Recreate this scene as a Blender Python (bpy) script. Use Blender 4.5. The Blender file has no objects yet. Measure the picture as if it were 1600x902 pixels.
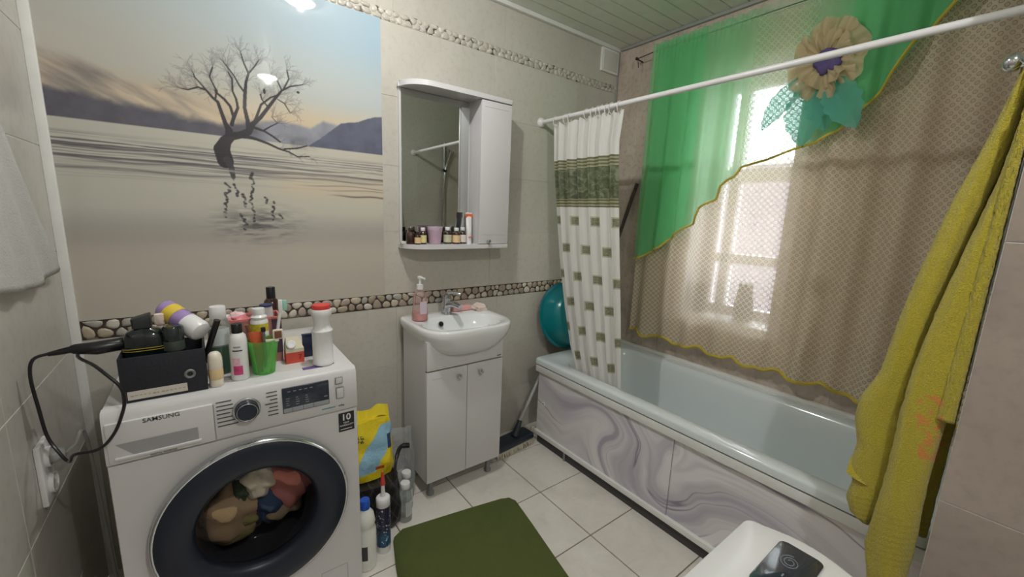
import bpy, bmesh, math, random
import numpy as np
from mathutils import Matrix, Vector

# ------------------------------------------------------------------ camera, world, light, exposure
SC = bpy.context.scene
COL = SC.collection
cam_d = bpy.data.cameras.new('camera')
cam = bpy.data.objects.new('camera', cam_d)
COL.objects.link(cam)
SC.camera = cam
YAW, PITCH, ROLL = -0.6506, -0.1799, 0.0393
_f = Vector((-math.sin(YAW) * math.cos(PITCH), math.cos(YAW) * math.cos(PITCH), math.sin(PITCH)))
_r0 = Vector((math.cos(YAW), math.sin(YAW), 0))
_u0 = _r0.cross(_f)
_r = math.cos(ROLL) * _r0 + math.sin(ROLL) * _u0
_u = -math.sin(ROLL) * _r0 + math.cos(ROLL) * _u0
mw = Matrix.Identity(4)
for i in range(3):
    mw[i][0], mw[i][1], mw[i][2] = _r[i], _u[i], -_f[i]
mw.translation = (-2.2256, -1.8828, 1.3515)
cam.matrix_world = mw
cam_d.sensor_fit = 'HORIZONTAL'
cam_d.sensor_width = 36.0
cam_d.lens = 36.0 * 634.3245 / 1600.0
cam_d.clip_start = 0.02

SC.view_settings.view_transform = 'Standard'
SC.view_settings.look = 'None'
SC.view_settings.gamma = 1.0
SC.view_settings.use_curve_mapping = False
SC.view_settings.exposure = 0.0
SC.cycles.max_bounces = 12
SC.cycles.diffuse_bounces = 8
SC.cycles.transparent_max_bounces = 24
SC.cycles.use_denoising = True
SC.cycles.caustics_reflective = False
SC.cycles.caustics_refractive = False
SC.cycles.sample_clamp_indirect = 4.0

SKY_STRENGTH = 11.0
LAMP_POWER = 110.0
LAMP2_POWER = 135.0
world = bpy.data.worlds.new('sky')
SC.world = world
world.use_nodes = True
bg = world.node_tree.nodes['Background']
bg.inputs[0].default_value = (0.86, 0.93, 1.0, 1)
bg.inputs[1].default_value = SKY_STRENGTH

# ------------------------------------------------------------------ helpers
random.seed(7)
RNG = np.random.default_rng(7)


def lin(c):
    c = c / 255.0
    return c / 12.92 if c <= 0.04045 else ((c + 0.055) / 1.055) ** 2.4


def rgb(r, g, b):
    return (lin(r), lin(g), lin(b), 1.0)


class V:
    """a float socket with operators, to write shader maths as expressions"""
    def __init__(s, nt, sock):
        s.nt, s.s = nt, sock

    def op(s, o, *a):
        n = s.nt.nodes.new('ShaderNodeMath')
        n.operation = o
        for k, x in enumerate((s,) + a):
            if isinstance(x, V):
                s.nt.links.new(x.s, n.inputs[k])
            else:
                n.inputs[k].default_value = x
        return V(s.nt, n.outputs[0])

    def __add__(s, b): return s.op('ADD', b)
    def __sub__(s, b): return s.op('SUBTRACT', b)
    def __mul__(s, b): return s.op('MULTIPLY', b)
    def __truediv__(s, b): return s.op('DIVIDE', b)
    __radd__ = __add__
    __rmul__ = __mul__
    def frac(s): return s.op('FRACT')
    def floor(s): return s.op('FLOOR')
    def abs(s): return s.op('ABSOLUTE')
    def cos(s): return s.op('COSINE')
    def gt(s, b): return s.op('GREATER_THAN', b)
    def lt(s, b): return s.op('LESS_THAN', b)
    def min(s, b): return s.op('MINIMUM', b)
    def max(s, b): return s.op('MAXIMUM', b)
    def pow(s, b): return s.op('POWER', b)
    def sqrt(s): return s.op('SQRT')
    def mod(s, b): return s.op('MODULO', b)


def newmat(name):
    m = bpy.data.materials.new(name)
    m.use_nodes = True
    return m, m.node_tree, m.node_tree.nodes['Principled BSDF']


def coord(nt, kind='Object'):
    return nt.nodes.new('ShaderNodeTexCoord').outputs[kind]


def position(nt):
    return nt.nodes.new('ShaderNodeNewGeometry').outputs['Position']


def xyz(nt, sock):
    n = nt.nodes.new('ShaderNodeSeparateXYZ')
    nt.links.new(sock, n.inputs[0])
    return [V(nt, o) for o in n.outputs]


def noise(nt, sock, scale, detail=4.0, rough=0.55, dist=0.0):
    n = nt.nodes.new('ShaderNodeTexNoise')
    nt.links.new(sock, n.inputs['Vector'])
    n.inputs['Scale'].default_value = scale
    n.inputs['Detail'].default_value = detail
    n.inputs['Roughness'].default_value = rough
    n.inputs['Distortion'].default_value = dist
    return n.outputs[0]


def mixc(nt, fac, a, b):
    n = nt.nodes.new('ShaderNodeMix')
    n.data_type = 'RGBA'
    for idx, x in ((0, fac), (6, a), (7, b)):
        if isinstance(x, V):
            x = x.s
        if isinstance(x, (int, float, tuple)):
            n.inputs[idx].default_value = x
        else:
            nt.links.new(x, n.inputs[idx])
    return n.outputs[2]


def ramp(nt, fac, stops):
    n = nt.nodes.new('ShaderNodeValToRGB')
    nt.links.new(fac.s if isinstance(fac, V) else fac, n.inputs[0])
    e = n.color_ramp.elements
    while len(e) < len(stops):
        e.new(0.5)
    for k, (p, c) in enumerate(stops):
        e[k].position = p
        e[k].color = c
    return n.outputs[0]


def bump(nt, bsdf, h, strength, dist=0.01):
    n = nt.nodes.new('ShaderNodeBump')
    n.inputs['Strength'].default_value = strength
    n.inputs['Distance'].default_value = dist
    nt.links.new(h.s if isinstance(h, V) else h, n.inputs['Height'])
    nt.links.new(n.outputs[0], bsdf.inputs['Normal'])


def pm(name, c, rough=0.5, metal=0.0, var=0.06, scale=14.0, bmp=0.0, bscale=120.0, coat=0.0, alpha=1.0, spec=0.5, trans=0.0, sheen=0.0):
    m, nt, b = newmat(name)
    p = position(nt)
    col = rgb(*c)
    dark = tuple(x * (1 - var * 2) for x in col[:3]) + (1,)
    lite = tuple(min(1, x * (1 + var)) for x in col[:3]) + (1,)
    nt.links.new(mixc(nt, noise(nt, p, scale), dark, lite), b.inputs['Base Color'])
    b.inputs['Roughness'].default_value = rough
    b.inputs['Metallic'].default_value = metal
    b.inputs['Coat Weight'].default_value = coat
    b.inputs['Alpha'].default_value = alpha
    b.inputs['Specular IOR Level'].default_value = spec
    b.inputs['Transmission Weight'].default_value = trans
    b.inputs['Sheen Weight'].default_value = sheen
    if bmp:
        bump(nt, b, noise(nt, p, bscale), bmp)
    return m


def clearmat(name, tint, opacity, c=(255, 255, 255), rough=0.08):
    """thin clear plastic or glass: tinted see-through plus a little body colour and gloss"""
    m, nt, b = newmat(name)
    out = nt.nodes['Material Output']
    b.inputs['Base Color'].default_value = rgb(*c)
    b.inputs['Roughness'].default_value = rough
    t = nt.nodes.new('ShaderNodeBsdfTransparent')
    t.inputs[0].default_value = tint
    lw = nt.nodes.new('ShaderNodeLayerWeight')
    lw.inputs[0].default_value = 0.25
    fac = (V(nt, lw.outputs['Fresnel']) * 0.5 + opacity).min(1.0)
    mx = nt.nodes.new('ShaderNodeMixShader')
    nt.links.new(fac.s, mx.inputs[0])
    nt.links.new(t.outputs[0], mx.inputs[1])
    nt.links.new(b.outputs[0], mx.inputs[2])
    nt.links.new(mx.outputs[0], out.inputs[0])
    return m


def vcmat(name, rough, coat=0.0, spec=0.5):
    m, nt, b = newmat(name)
    a = nt.nodes.new('ShaderNodeAttribute')
    a.attribute_name = 'Col'
    nt.links.new(a.outputs['Color'], b.inputs['Base Color'])
    b.inputs['Roughness'].default_value = rough
    b.inputs['Coat Weight'].default_value = coat
    b.inputs['Coat Roughness'].default_value = 0.03
    b.inputs['Specular IOR Level'].default_value = spec
    return m


def BM():
    return bmesh.new()


def _new(bm, n0):
    bm.verts.ensure_lookup_table()
    return [v for v in bm.verts][n0:]


def xf(bm, n0, M):
    if M is not None:
        for v in _new(bm, n0):
            v.co = M @ v.co


def bx(bm, x0, x1, y0, y1, z0, z1, bev=0.0, seg=2, M=None):
    n0 = len(bm.verts)
    mt = Matrix.Translation(((x0 + x1) / 2, (y0 + y1) / 2, (z0 + z1) / 2)) @ Matrix.Diagonal((abs(x1 - x0), abs(y1 - y0), abs(z1 - z0), 1))
    r = bmesh.ops.create_cube(bm, size=1.0, matrix=mt)
    if bev > 0:
        es = list({e for v in r['verts'] for e in v.link_edges})
        bmesh.ops.bevel(bm, geom=es, offset=bev, segments=seg, profile=0.6, affect='EDGES')
    xf(bm, n0, M)
    return bm


def loft(bm, loops, cap0=True, cap1=True, closed=True, M=None):
    n0 = len(bm.verts)
    rows = [[bm.verts.new(p) for p in L] for L in loops]
    n = len(rows[0])
    for a, b in zip(rows, rows[1:]):
        for i in range(n if closed else n - 1):
            j = (i + 1) % n
            bm.faces.new((a[i], a[j], b[j], b[i]))
    if cap0:
        bm.faces.new(list(reversed(rows[0])))
    if cap1:
        bm.faces.new(rows[-1])
    xf(bm, n0, M)
    return bm


def lathe(bm, prof, cx=0.0, cy=0.0, z0=0.0, n=28, cap0=True, cap1=True, M=None, sx=1.0, sy=1.0):
    L = []
    for r, z in prof:
        r = max(r, 1e-4)
        L.append([(cx + sx * r * math.cos(2 * math.pi * k / n), cy + sy * r * math.sin(2 * math.pi * k / n), z0 + z) for k in range(n)])
    return loft(bm, L, cap0, cap1, True, M)


def tube(bm, pts, r, n=8, closed=False, cap=True):
    P = [Vector(p) for p in pts]
    m = len(P)
    R = r if isinstance(r, (list, tuple)) else [r] * m
    rows = []
    up = None
    for k in range(m):
        if closed:
            t = (P[(k + 1) % m] - P[k - 1])
        else:
            t = P[min(k + 1, m - 1)] - P[max(k - 1, 0)]
        t.normalize()
        if up is None:
            up = Vector((0, 0, 1)) if abs(t.z) < 0.9 else Vector((1, 0, 0))
        s = t.cross(up).normalized()
        up = s.cross(t).normalized()
        rows.append([P[k] + R[k] * (math.cos(2 * math.pi * a / n) * s + math.sin(2 * math.pi * a / n) * up) for a in range(n)])
    if closed:
        rows.append(rows[0])
        n0 = len(bm.verts)
        vr = [[bm.verts.new(p) for p in L] for L in rows[:-1]]
        for k in range(m):
            a, b = vr[k], vr[(k + 1) % m]
            for i in range(n):
                j = (i + 1) % n
                bm.faces.new((a[i], a[j], b[j], b[i]))
        return bm
    return loft(bm, rows, cap, cap)


def smooth_pts(pts, per=6):
    """Catmull-Rom through the points"""
    P = [Vector(p) for p in pts]
    Q = [P[0]] + P + [P[-1]]
    out = []
    for i in range(1, len(Q) - 2):
        for k in range(per):
            t = k / per
            a, b, c, d = Q[i - 1], Q[i], Q[i + 1], Q[i + 2]
            out.append(0.5 * ((2 * b) + (-a + c) * t + (2 * a - 5 * b + 4 * c - d) * t * t + (-a + 3 * b - 3 * c + d) * t ** 3))
    out.append(P[-1])
    return out


def prism(bm, poly, z0, z1, bev=0.0, M=None, seg=2):
    n0 = len(bm.verts)
    loft(bm, [[(x, y, z0) for x, y in poly], [(x, y, z1) for x, y in poly]])
    if bev:
        vs = _new(bm, n0)
        es = [e for e in {e for v in vs for e in v.link_edges} if abs(e.verts[0].co.z - e.verts[1].co.z) < 1e-7]
        bmesh.ops.bevel(bm, geom=es, offset=bev, segments=seg, profile=0.6, affect='EDGES')
    xf(bm, n0, M)
    return bm


def grid(bm, f, nu, nv):
    vs = [[bm.verts.new(f(i / nu, j / nv)) for i in range(nu + 1)] for j in range(nv + 1)]
    for j in range(nv):
        for i in range(nu):
            bm.faces.new((vs[j][i], vs[j][i + 1], vs[j + 1][i + 1], vs[j + 1][i]))
    return bm


def ball(bm, c, rx, ry, rz, u=16, v=10, M=None, lump=0.0, seed=0):
    new = bmesh.ops.create_uvsphere(bm, u_segments=u, v_segments=v, radius=1.0)['verts']
    rr = random.Random(seed)
    ph = [rr.uniform(0, 6.28) for _ in range(6)]
    for w in new:
        p = w.co.copy()
        k = 1 + lump * (math.sin(3 * p.x + ph[0]) * math.sin(4 * p.y + ph[1]) + 0.7 * math.sin(6 * p.z + ph[2] + 2 * p.x) + 0.5 * math.sin(9 * p.x + ph[3]) * math.cos(8 * p.z + ph[4]))
        q = Vector((p.x * rx * k, p.y * ry * k, p.z * rz * k))
        if M is not None:
            q = M @ q
        w.co = q + Vector(c)
    return bm


def wpos(o):
    p = Vector((0, 0, 0))
    while o is not None:
        p = p + o.location
        o = o.parent
    return p


def obj(name, bm, m, parent=None, at=None, sharp=38, flat=False, label=None, kind=None):
    """links bm (written in room coordinates) as one mesh object, local to its parent or to at"""
    if isinstance(bm, bmesh.types.BMesh):
        bmesh.ops.recalc_face_normals(bm, faces=bm.faces)
        me = bpy.data.meshes.new(name)
        bm.to_mesh(me)
        bm.free()
        off = wpos(parent) if parent is not None else Vector((0, 0, 0))
        if at is not None:
            off = off + Vector(at) if parent is not None else Vector(at)
        if off.length > 0:
            me.transform(Matrix.Translation(-off))
        if not flat:
            me.shade_smooth()
            me.set_sharp_from_angle(angle=math.radians(sharp))
    else:
        me = bm
    if m is not None and not me.materials:
        me.materials.append(m)
    o = bpy.data.objects.new(name, me)
    COL.objects.link(o)
    if at is not None:
        o.location = at
    if parent is not None:
        o.parent = parent
    if label:
        o['label'] = label
    if kind:
        o['kind'] = kind
    return o


def tag(o, label, cat, group=None):
    o['label'] = label
    o['category'] = cat
    if group:
        o['group'] = group
    return o


def thing(name, label, cat, loc, group=None):
    o = bpy.data.objects.new(name, None)
    o.empty_display_size = 0.05
    COL.objects.link(o)
    o.location = loc
    return tag(o, label, cat, group)


def struct(name, bm, m, parent=None, **k):
    o = obj(name, bm, m, parent, **k)
    o['kind'] = 'structure'
    return o


def sempty(name, loc=(0, 0, 0)):
    o = bpy.data.objects.new(name, None)
    COL.objects.link(o)
    o.location = loc
    o['kind'] = 'structure'
    return o


def text(s, size, M, m, parent, depth=0.0004, name='lettering', align='CENTER', sx=1.0, bold=0.0):
    """flat lettering as a mesh; text x goes to M's x, text y to M's y"""
    cu = bpy.data.curves.new(name, 'FONT')
    cu.body = s
    cu.size = size
    cu.align_x = align
    cu.align_y = 'CENTER'
    cu.extrude = depth
    cu.resolution_u = 3
    cu.offset = bold
    to = bpy.data.objects.new(name, cu)
    COL.objects.link(to)
    me = bpy.data.meshes.new_from_object(to)
    bpy.data.objects.remove(to)
    bpy.data.curves.remove(cu)
    me.transform(Matrix.Diagonal((sx, 1, 1, 1)))
    me.transform(M)
    me.transform(Matrix.Translation(-wpos(parent)))
    me.materials.clear()
    me.materials.append(m)
    return obj(name, me, None, parent)


def onY(x, y, z, tilt=0.0):
    """frame for something facing -Y: text x = +X, text y = +Z"""
    return Matrix.Translation((x, y, z)) @ Matrix.Rotation(math.pi / 2 - tilt, 4, 'X')


def rrect(x0, x1, y0, y1, r, n=6):
    P = []
    for cx, cy, a in ((x1 - r, y1 - r, 0), (x0 + r, y1 - r, 90), (x0 + r, y0 + r, 180), (x1 - r, y0 + r, 270)):
        for k in range(n + 1):
            t = math.radians(a + 90 * k / n)
            P.append((cx + r * math.cos(t), cy + r * math.sin(t)))
    return P


def interp(z, tab):
    """tab of (value, z) rows -> value at z"""
    t = sorted((b, a) for a, b in tab)
    return float(np.interp(z, [a for a, _ in t], [b for _, b in t]))


# ------------------------------------------------------------------ materials
def stone_tile(name, a, b, c, rough=0.3, scale=2.2, speck=0.25):
    m, nt, bs = newmat(name)
    p = position(nt)
    n1 = noise(nt, p, scale, 6, 0.6, 0.6)
    base = ramp(nt, n1, [(0.3, rgb(*a)), (0.5, rgb(*b)), (0.72, rgb(*c))])
    n2 = noise(nt, p, 38, 4, 0.6)
    base = mixc(nt, (V(nt, n2) - 0.5).max(0.0) * speck * 4, base, rgb(*[x * 0.75 for x in a]))
    oi = nt.nodes.new('ShaderNodeObjectInfo')
    hs = nt.nodes.new('ShaderNodeHueSaturation')
    nt.links.new((V(nt, oi.outputs['Random']) * 0.06 + 0.97).s, hs.inputs['Value'])
    nt.links.new(base, hs.inputs['Color'])
    nt.links.new(hs.outputs[0], bs.inputs['Base Color'])
    bs.inputs['Roughness'].default_value = rough
    return m


M_WALL = stone_tile('beige_wall_tile', (184, 180, 170), (192, 188, 179), (199, 195, 187), 0.28, 1.6)
M_LEFT = stone_tile('grey_wall_tile', (176, 172, 164), (188, 184, 177), (196, 192, 186), 0.3, 2.5)
M_WIN = stone_tile('brown_marble_tile', (170, 156, 145), (190, 176, 164), (201, 189, 178), 0.22, 3.5, 0.5)
M_PART = stone_tile('partition_tile', (140, 128, 120), (152, 140, 131), (162, 150, 141), 0.32, 3.0)
M_GROUT_W = pm('wall_grout', (186, 182, 173), 0.9)
M_GROUT_L = pm('pale_grout', (205, 202, 196), 0.9)
M_FLOOR = stone_tile('cream_floor_tile', (205, 200, 192), (216, 211, 204), (222, 218, 212), 0.3, 5.0, 0.12)
M_GROUT_F = pm('floor_grout', (132, 120, 106), 0.95, var=0.15, scale=30)
M_PLANK = pm('ceiling_plank_white', (218, 222, 210), 0.35)
M_PLANKGAP = pm('plank_gap', (120, 122, 112), 0.8)
M_TRIM = pm('white_trim', (226, 226, 224), 0.4)
M_GREYTRIM = pm('grey_trim', (150, 150, 150), 0.5)
M_WHITE = pm('white_lacquer', (210, 209, 211), 0.3, var=0.01)
M_CERAMIC = pm('white_ceramic', (230, 233, 235), 0.08, var=0.01, coat=0.5)
M_TUB = pm('bath_enamel', (212, 220, 222), 0.13, var=0.015, coat=0.4)
M_CHROME = pm('chrome', (205, 208, 212), 0.12, 1.0, var=0.02)
M_STEEL = pm('grey_metal', (150, 152, 155), 0.35, 0.9)
M_BLACK = pm('black_plastic', (22, 23, 27), 0.3, var=0.05)
M_NAVY = pm('navy_black_fabric_box', (26, 29, 40), 0.55, bmp=0.15)
M_WPLASTIC = pm('white_plastic', (224, 224, 225), 0.3, var=0.01)
M_CREAMP = pm('cream_plastic', (226, 218, 202), 0.35)
M_RED = pm('red_plastic', (205, 62, 52), 0.35)
M_BLUECAP = pm('blue_plastic', (28, 86, 190), 0.35)
M_TEAL = pm('teal_plastic', (0, 118, 126), 0.22)
M_BRASS = pm('pale_gold', (214, 190, 130), 0.5)
M_AMBER = pm('amber_glass_dark', (52, 30, 24), 0.1, coat=0.4)
M_LABEL = pm('cream_label', (222, 210, 170), 0.6)
M_LABELW = pm('white_label', (226, 222, 214), 0.6)
M_INK = pm('dark_print', (70, 70, 74), 0.6)
M_INKO = pm('orange_print', (228, 110, 55), 0.6)
M_MIRROR = pm('mirror_glass', (222, 226, 224), 0.015, 1.0, var=0.0)
M_PINKSOAP = pm('pink_soap', (226, 172, 168), 0.4)
M_SKIN = pm('pale_foam', (232, 214, 204), 0.9, bmp=0.3)
M_GLASS = clearmat('window_glass', (0.97, 0.98, 0.98, 1), 0.02)
M_CLEAR = clearmat('clear_plastic', (0.93, 0.95, 0.95, 1), 0.10, (230, 235, 235))
M_CLEARBAG = clearmat('clear_plastic_bag', (0.94, 0.95, 0.96, 1), 0.20, (214, 218, 222), 0.15)
M_GREENCUP = clearmat('green_clear_plastic', (0.74, 0.96, 0.70, 1), 0.20, (150, 228, 140), 0.15)
M_PINKCUP = clearmat('frosted_plastic_cup', (0.95, 0.9, 0.95, 1), 0.35, (236, 222, 234), 0.2)
M_DRUM = pm('drum_steel', (120, 122, 126), 0.4, 0.7)
M_DARKGLASS = pm('smoked_door_ring', (30, 36, 50), 0.34, var=0.03, spec=0.4)
M_BOWL = clearmat('door_bowl_glass', (0.80, 0.80, 0.83, 1), 0.05, (40, 40, 48), 0.05)
M_DISPLAY = pm('dark_display', (36, 44, 60), 0.12, coat=0.6)
M_MAT = None


def fabric(name, c, transl=0.35, rough=0.9, var=0.08, scale=60, bmp=0.2, bs=300):
    m, nt, b = newmat(name)
    out = nt.nodes['Material Output']
    p = position(nt)
    col = rgb(*c)
    n = noise(nt, p, scale)
    cc = mixc(nt, n, tuple(x * (1 - 2 * var) for x in col[:3]) + (1,), col)
    nt.links.new(cc, b.inputs['Base Color'])
    b.inputs['Roughness'].default_value = rough
    bump(nt, b, noise(nt, p, bs), bmp, 0.004)
    if transl > 0:
        t = nt.nodes.new('ShaderNodeBsdfTranslucent')
        nt.links.new(cc, t.inputs[0])
        mx = nt.nodes.new('ShaderNodeMixShader')
        mx.inputs[0].default_value = transl
        nt.links.new(b.outputs[0], mx.inputs[1])
        nt.links.new(t.outputs[0], mx.inputs[2])
        nt.links.new(mx.outputs[0], out.inputs[0])
    return m


# ------------------------------------------------------------------ setting: shell
ZC = 2.417
XL = -2.6
YN = -2.95
PX, PY = -0.90, -1.82            # near corner of the tiled partition at the foot of the bath
HY0, HY1, HZ0, HZ1 = -1.095, -0.615, 0.815, 2.12    # window opening

floor = struct('floor', bx(BM(), XL - 0.1, 0.1, YN - 0.1, 0.1, -0.06, -0.004), M_GROUT_F)
T = 0.333
tm = None
ftile = bx(BM(), 0, T - 0.005, 0, T - 0.005, -0.02, 0.0, 0.0012, 1)
ftile.to_mesh(bpy.data.meshes.new('tmp'))
me_t = bpy.data.meshes.new('tile')
ftile.to_mesh(me_t)
ftile.free()
me_t.materials.append(M_FLOOR)


def cut_tile_mesh(w, d):
    b = bx(BM(), 0, w, 0, d, -0.02, 0.0, 0.0012, 1)
    me = bpy.data.meshes.new('tile')
    b.to_mesh(me)
    b.free()
    me.materials.append(M_FLOOR)
    return me


xs0, ys0 = -0.9853, -0.2216
for i in range(-5, 4):
    for j in range(-1, 9):
        x0, x1 = xs0 + i * T, xs0 + (i + 1) * T - 0.005
        y1, y0 = ys0 - j * T - 0.0025, ys0 - (j + 1) * T + 0.0025
        a0, a1, b0, b1 = max(x0, XL), min(x1, 0), max(y0, YN), min(y1, 0)
        if a1 - a0 < 0.02 or b1 - b0 < 0.02:
            continue
        full = abs((a1 - a0) - (T - 0.005)) < 1e-6 and abs((b1 - b0) - (T - 0.005)) < 1e-6
        t = bpy.data.objects.new('tile', me_t if full else cut_tile_mesh(a1 - a0, b1 - b0))
        COL.objects.link(t)
        t.parent = floor
        t.location = (a0, b0, 0)


def tile_grid(parent, rects, mapf, m, gap=0.0015, th=0.0015, bev=0.0004):
    """one part per wall tile; rects in wall (a, z) coordinates; mapf(a, z, out) -> room point"""
    for a0, a1, z0, z1 in rects:
        bm = BM()
        A0, A1, Z0, Z1 = a0 + gap, a1 - gap, z0 + gap, z1 - gap
        back = [mapf(A0, Z0, 0), mapf(A1, Z0, 0), mapf(A1, Z1, 0), mapf(A0, Z1, 0)]
        fr = [mapf(A0 + bev, Z0 + bev, th), mapf(A1 - bev, Z0 + bev, th), mapf(A1 - bev, Z1 - bev, th), mapf(A0 + bev, Z1 - bev, th)]
        mid = [mapf(A0, Z0, th - bev), mapf(A1, Z0, th - bev), mapf(A1, Z1, th - bev), mapf(A0, Z1, th - bev)]
        loft(bm, [back, mid, fr], True, True)
        obj('tile', bm, m, parent, flat=True)


def cells(a_lo, a_hi, a_step, a_off, z_lo, z_hi, z_step, z_off, hole=None):
    R = []
    ks = range(int(math.floor((a_lo - a_off) / a_step)) - 1, int(math.ceil((a_hi - a_off) / a_step)) + 1)
    zs = range(int(math.floor((z_lo - z_off) / z_step)) - 1, int(math.ceil((z_hi - z_off) / z_step)) + 1)
    for k in ks:
        for l in zs:
            a0, a1 = max(a_off + k * a_step, a_lo), min(a_off + (k + 1) * a_step, a_hi)
            z0, z1 = max(z_off + l * z_step, z_lo), min(z_off + (l + 1) * z_step, z_hi)
            if a1 - a0 < 0.012 or z1 - z0 < 0.012:
                continue
            if hole is None:
                R.append((a0, a1, z0, z1))
                continue
            h0, h1, g0, g1 = hole
            if a1 <= h0 or a0 >= h1 or z1 <= g0 or z0 >= g1:
                R.append((a0, a1, z0, z1))
                continue
            if a0 < h0: R.append((a0, h0, z0, z1))
            if a1 > h1: R.append((h1, a1, z0, z1))
            m0, m1 = max(a0, h0), min(a1, h1)
            if z0 < g0: R.append((m0, m1, z0, g0))
            if z1 > g1: R.append((m0, m1, g1, z1))
    return [r for r in R if r[1] - r[0] > 0.006 and r[3] - r[2] > 0.006]


Z1B, Z1T, Z2B, Z2T = 0.885, 0.951, 2.152, 2.198   # the two pebble borders
MXR = -1.557                                       # where the printed lake panel ends
TH = 0.0015
wall_back = struct('wall_back', bx(BM(), XL - 0.1, 0.1, TH, 0.12, 0, ZC + 0.05), M_GROUT_W)
mb = lambda a, z, o: (a, TH - o, z)
tile_grid(wall_back, cells(XL, 0, 0.6, -1.5, 0, Z1B, 0.295, 0, None), mb, M_WALL, 0.0007)
tile_grid(wall_back, cells(MXR, 0, 0.6, MXR, Z1T, Z2B, 0.30025, Z1T, None), mb, M_WALL, 0.0006)
tile_grid(wall_back, cells(XL, 0, 0.6, -1.5, Z2T, ZC, 0.3, Z2T, None), mb, M_WALL, 0.0006)

wall_left = struct('wall_left', bx(BM(), XL - 0.12, XL - TH, YN - 0.1, 0.1, 0, ZC + 0.05), M_GROUT_L)
tile_grid(wall_left, cells(YN, 0, 0.6, -0.59, 0, ZC, 0.3165, -0.083, None), lambda a, z, o: (XL - TH + o, a, z), M_LEFT, 0.0022)

wr = BM()
for r in ((YN - 0.1, HY0, 0, ZC + 0.05), (HY1, 0.1, 0, ZC + 0.05), (HY0, HY1, 0, HZ0), (HY0, HY1, HZ1, ZC + 0.05)):
    bx(wr, TH, 0.30, r[0], r[1], r[2], r[3])
wall_right = struct('wall_right', wr, M_GROUT_W)
tile_grid(wall_right, cells(PY, 0, 0.3, -0.185, 0.4, ZC, 0.6, 0.37, (HY0, HY1, HZ0, HZ1)), lambda a, z, o: (TH - o, a, z), M_WIN, 0.0008)

wall_near = struct('wall_near', bx(BM(), XL - 0.1, 0.1, YN - 0.12, YN, 0, ZC + 0.05), M_LEFT)
partition = struct('wall_partition', bx(BM(), PX + TH, 0.1, YN, PY - TH, 0, ZC), M_GROUT_L)
tile_grid(partition, cells(YN, PY, 0.6, PY, 0, ZC, 0.6, 0.135, None), lambda a, z, o: (PX + TH - o, a, z), M_PART, 0.0015)
tile_grid(partition, cells(PX, 0, 0.3, 0.0, 0.4, ZC, 0.6, 0.135, None), lambda a, z, o: (a, PY - TH + o, z), M_WALL, 0.0012)

# ceiling of narrow plastic planks running towards the window
ceiling = struct('ceiling', bx(BM(), XL - 0.1, 0.3, YN - 0.1, 0.1, ZC + 0.008, ZC + 0.06), M_PLANKGAP)
pb = BM()
PWID = 0.0875
loft(pb, [[(XL, y, z) for y, z in L] for L in [[(0.0, 0.008), (0.0015, 0.002), (0.005, 0.0), (PWID - 0.0065, 0.0), (PWID - 0.0045, 0.001), (PWID - 0.004, 0.008)]]] +
     [[(0, y, z) for y, z in L] for L in [[(0.0, 0.008), (0.0015, 0.002), (0.005, 0.0), (PWID - 0.0065, 0.0), (PWID - 0.0045, 0.001), (PWID - 0.004, 0.008)]]])
bmesh.ops.recalc_face_normals(pb, faces=pb.faces)
me_pl = bpy.data.meshes.new('ceiling_plank')
pb.to_mesh(me_pl)
pb.free()
me_pl.materials.append(M_PLANK)
for k in range(34):
    o = bpy.data.objects.new('plank', me_pl)
    COL.objects.link(o)
    o.parent = ceiling
    o.location = (0, -0.0085 - (k + 1) * PWID, ZC)
struct('trim_1', bx(BM(), XL, 0, -0.022, 0, ZC - 0.022, ZC, 0.004), M_TRIM)
struct('trim_2', bx(BM(), -0.018, 0, PY, -0.022, ZC - 0.018, ZC, 0.004), M_GREYTRIM)
struct('trim_3', bx(BM(), XL, XL + 0.024, -0.012, 0, 0.0, ZC - 0.022, 0.002), M_TRIM)
struct('trim_4', bx(BM(), -0.008, 0.0, -0.012, 0, 0.55, ZC - 0.022, 0.002), M_GREYTRIM)

# ------------------------------------------------------------------ pebble borders (each pebble its own piece)
def ground(name, dark, pale, cut, scale):
    m, nt, b = newmat(name)
    n = V(nt, noise(nt, position(nt), scale, 2, 0.5))
    nt.links.new(mixc(nt, ((n - cut) * 14.0).max(0.0).min(1.0), rgb(*pale), rgb(*dark)), b.inputs['Base Color'])
    b.inputs['Roughness'].default_value = 0.5
    return m


M_PEBBACK = ground('dark_pebble_ground', (58, 50, 45), (120, 110, 98), 0.36, 22)
PEBM = [pm('pebble_%s' % n, c, 0.35, var=0.12, scale=60) for n, c in (
    ('beige', (190, 180, 162)), ('grey', (168, 165, 158)), ('tan', (178, 164, 144)), ('rose', (172, 154, 144)), ('pale', (204, 198, 186)), ('brown', (158, 144, 128)), ('wall', (186, 181, 170)))]


def clip(poly, px, pz, nx, nz):
    out = []
    for k in range(len(poly)):
        a, b = poly[k], poly[(k + 1) % len(poly)]
        da = (a[0] - px) * nx + (a[1] - pz) * nz
        db = (b[0] - px) * nx + (b[1] - pz) * nz
        if da <= 0:
            out.append(a)
        if (da < 0 < db) or (db < 0 < da):
            t = da / (da - db)
            out.append((a[0] + t * (b[0] - a[0]), a[1] + t * (b[1] - a[1])))
    return out


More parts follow.
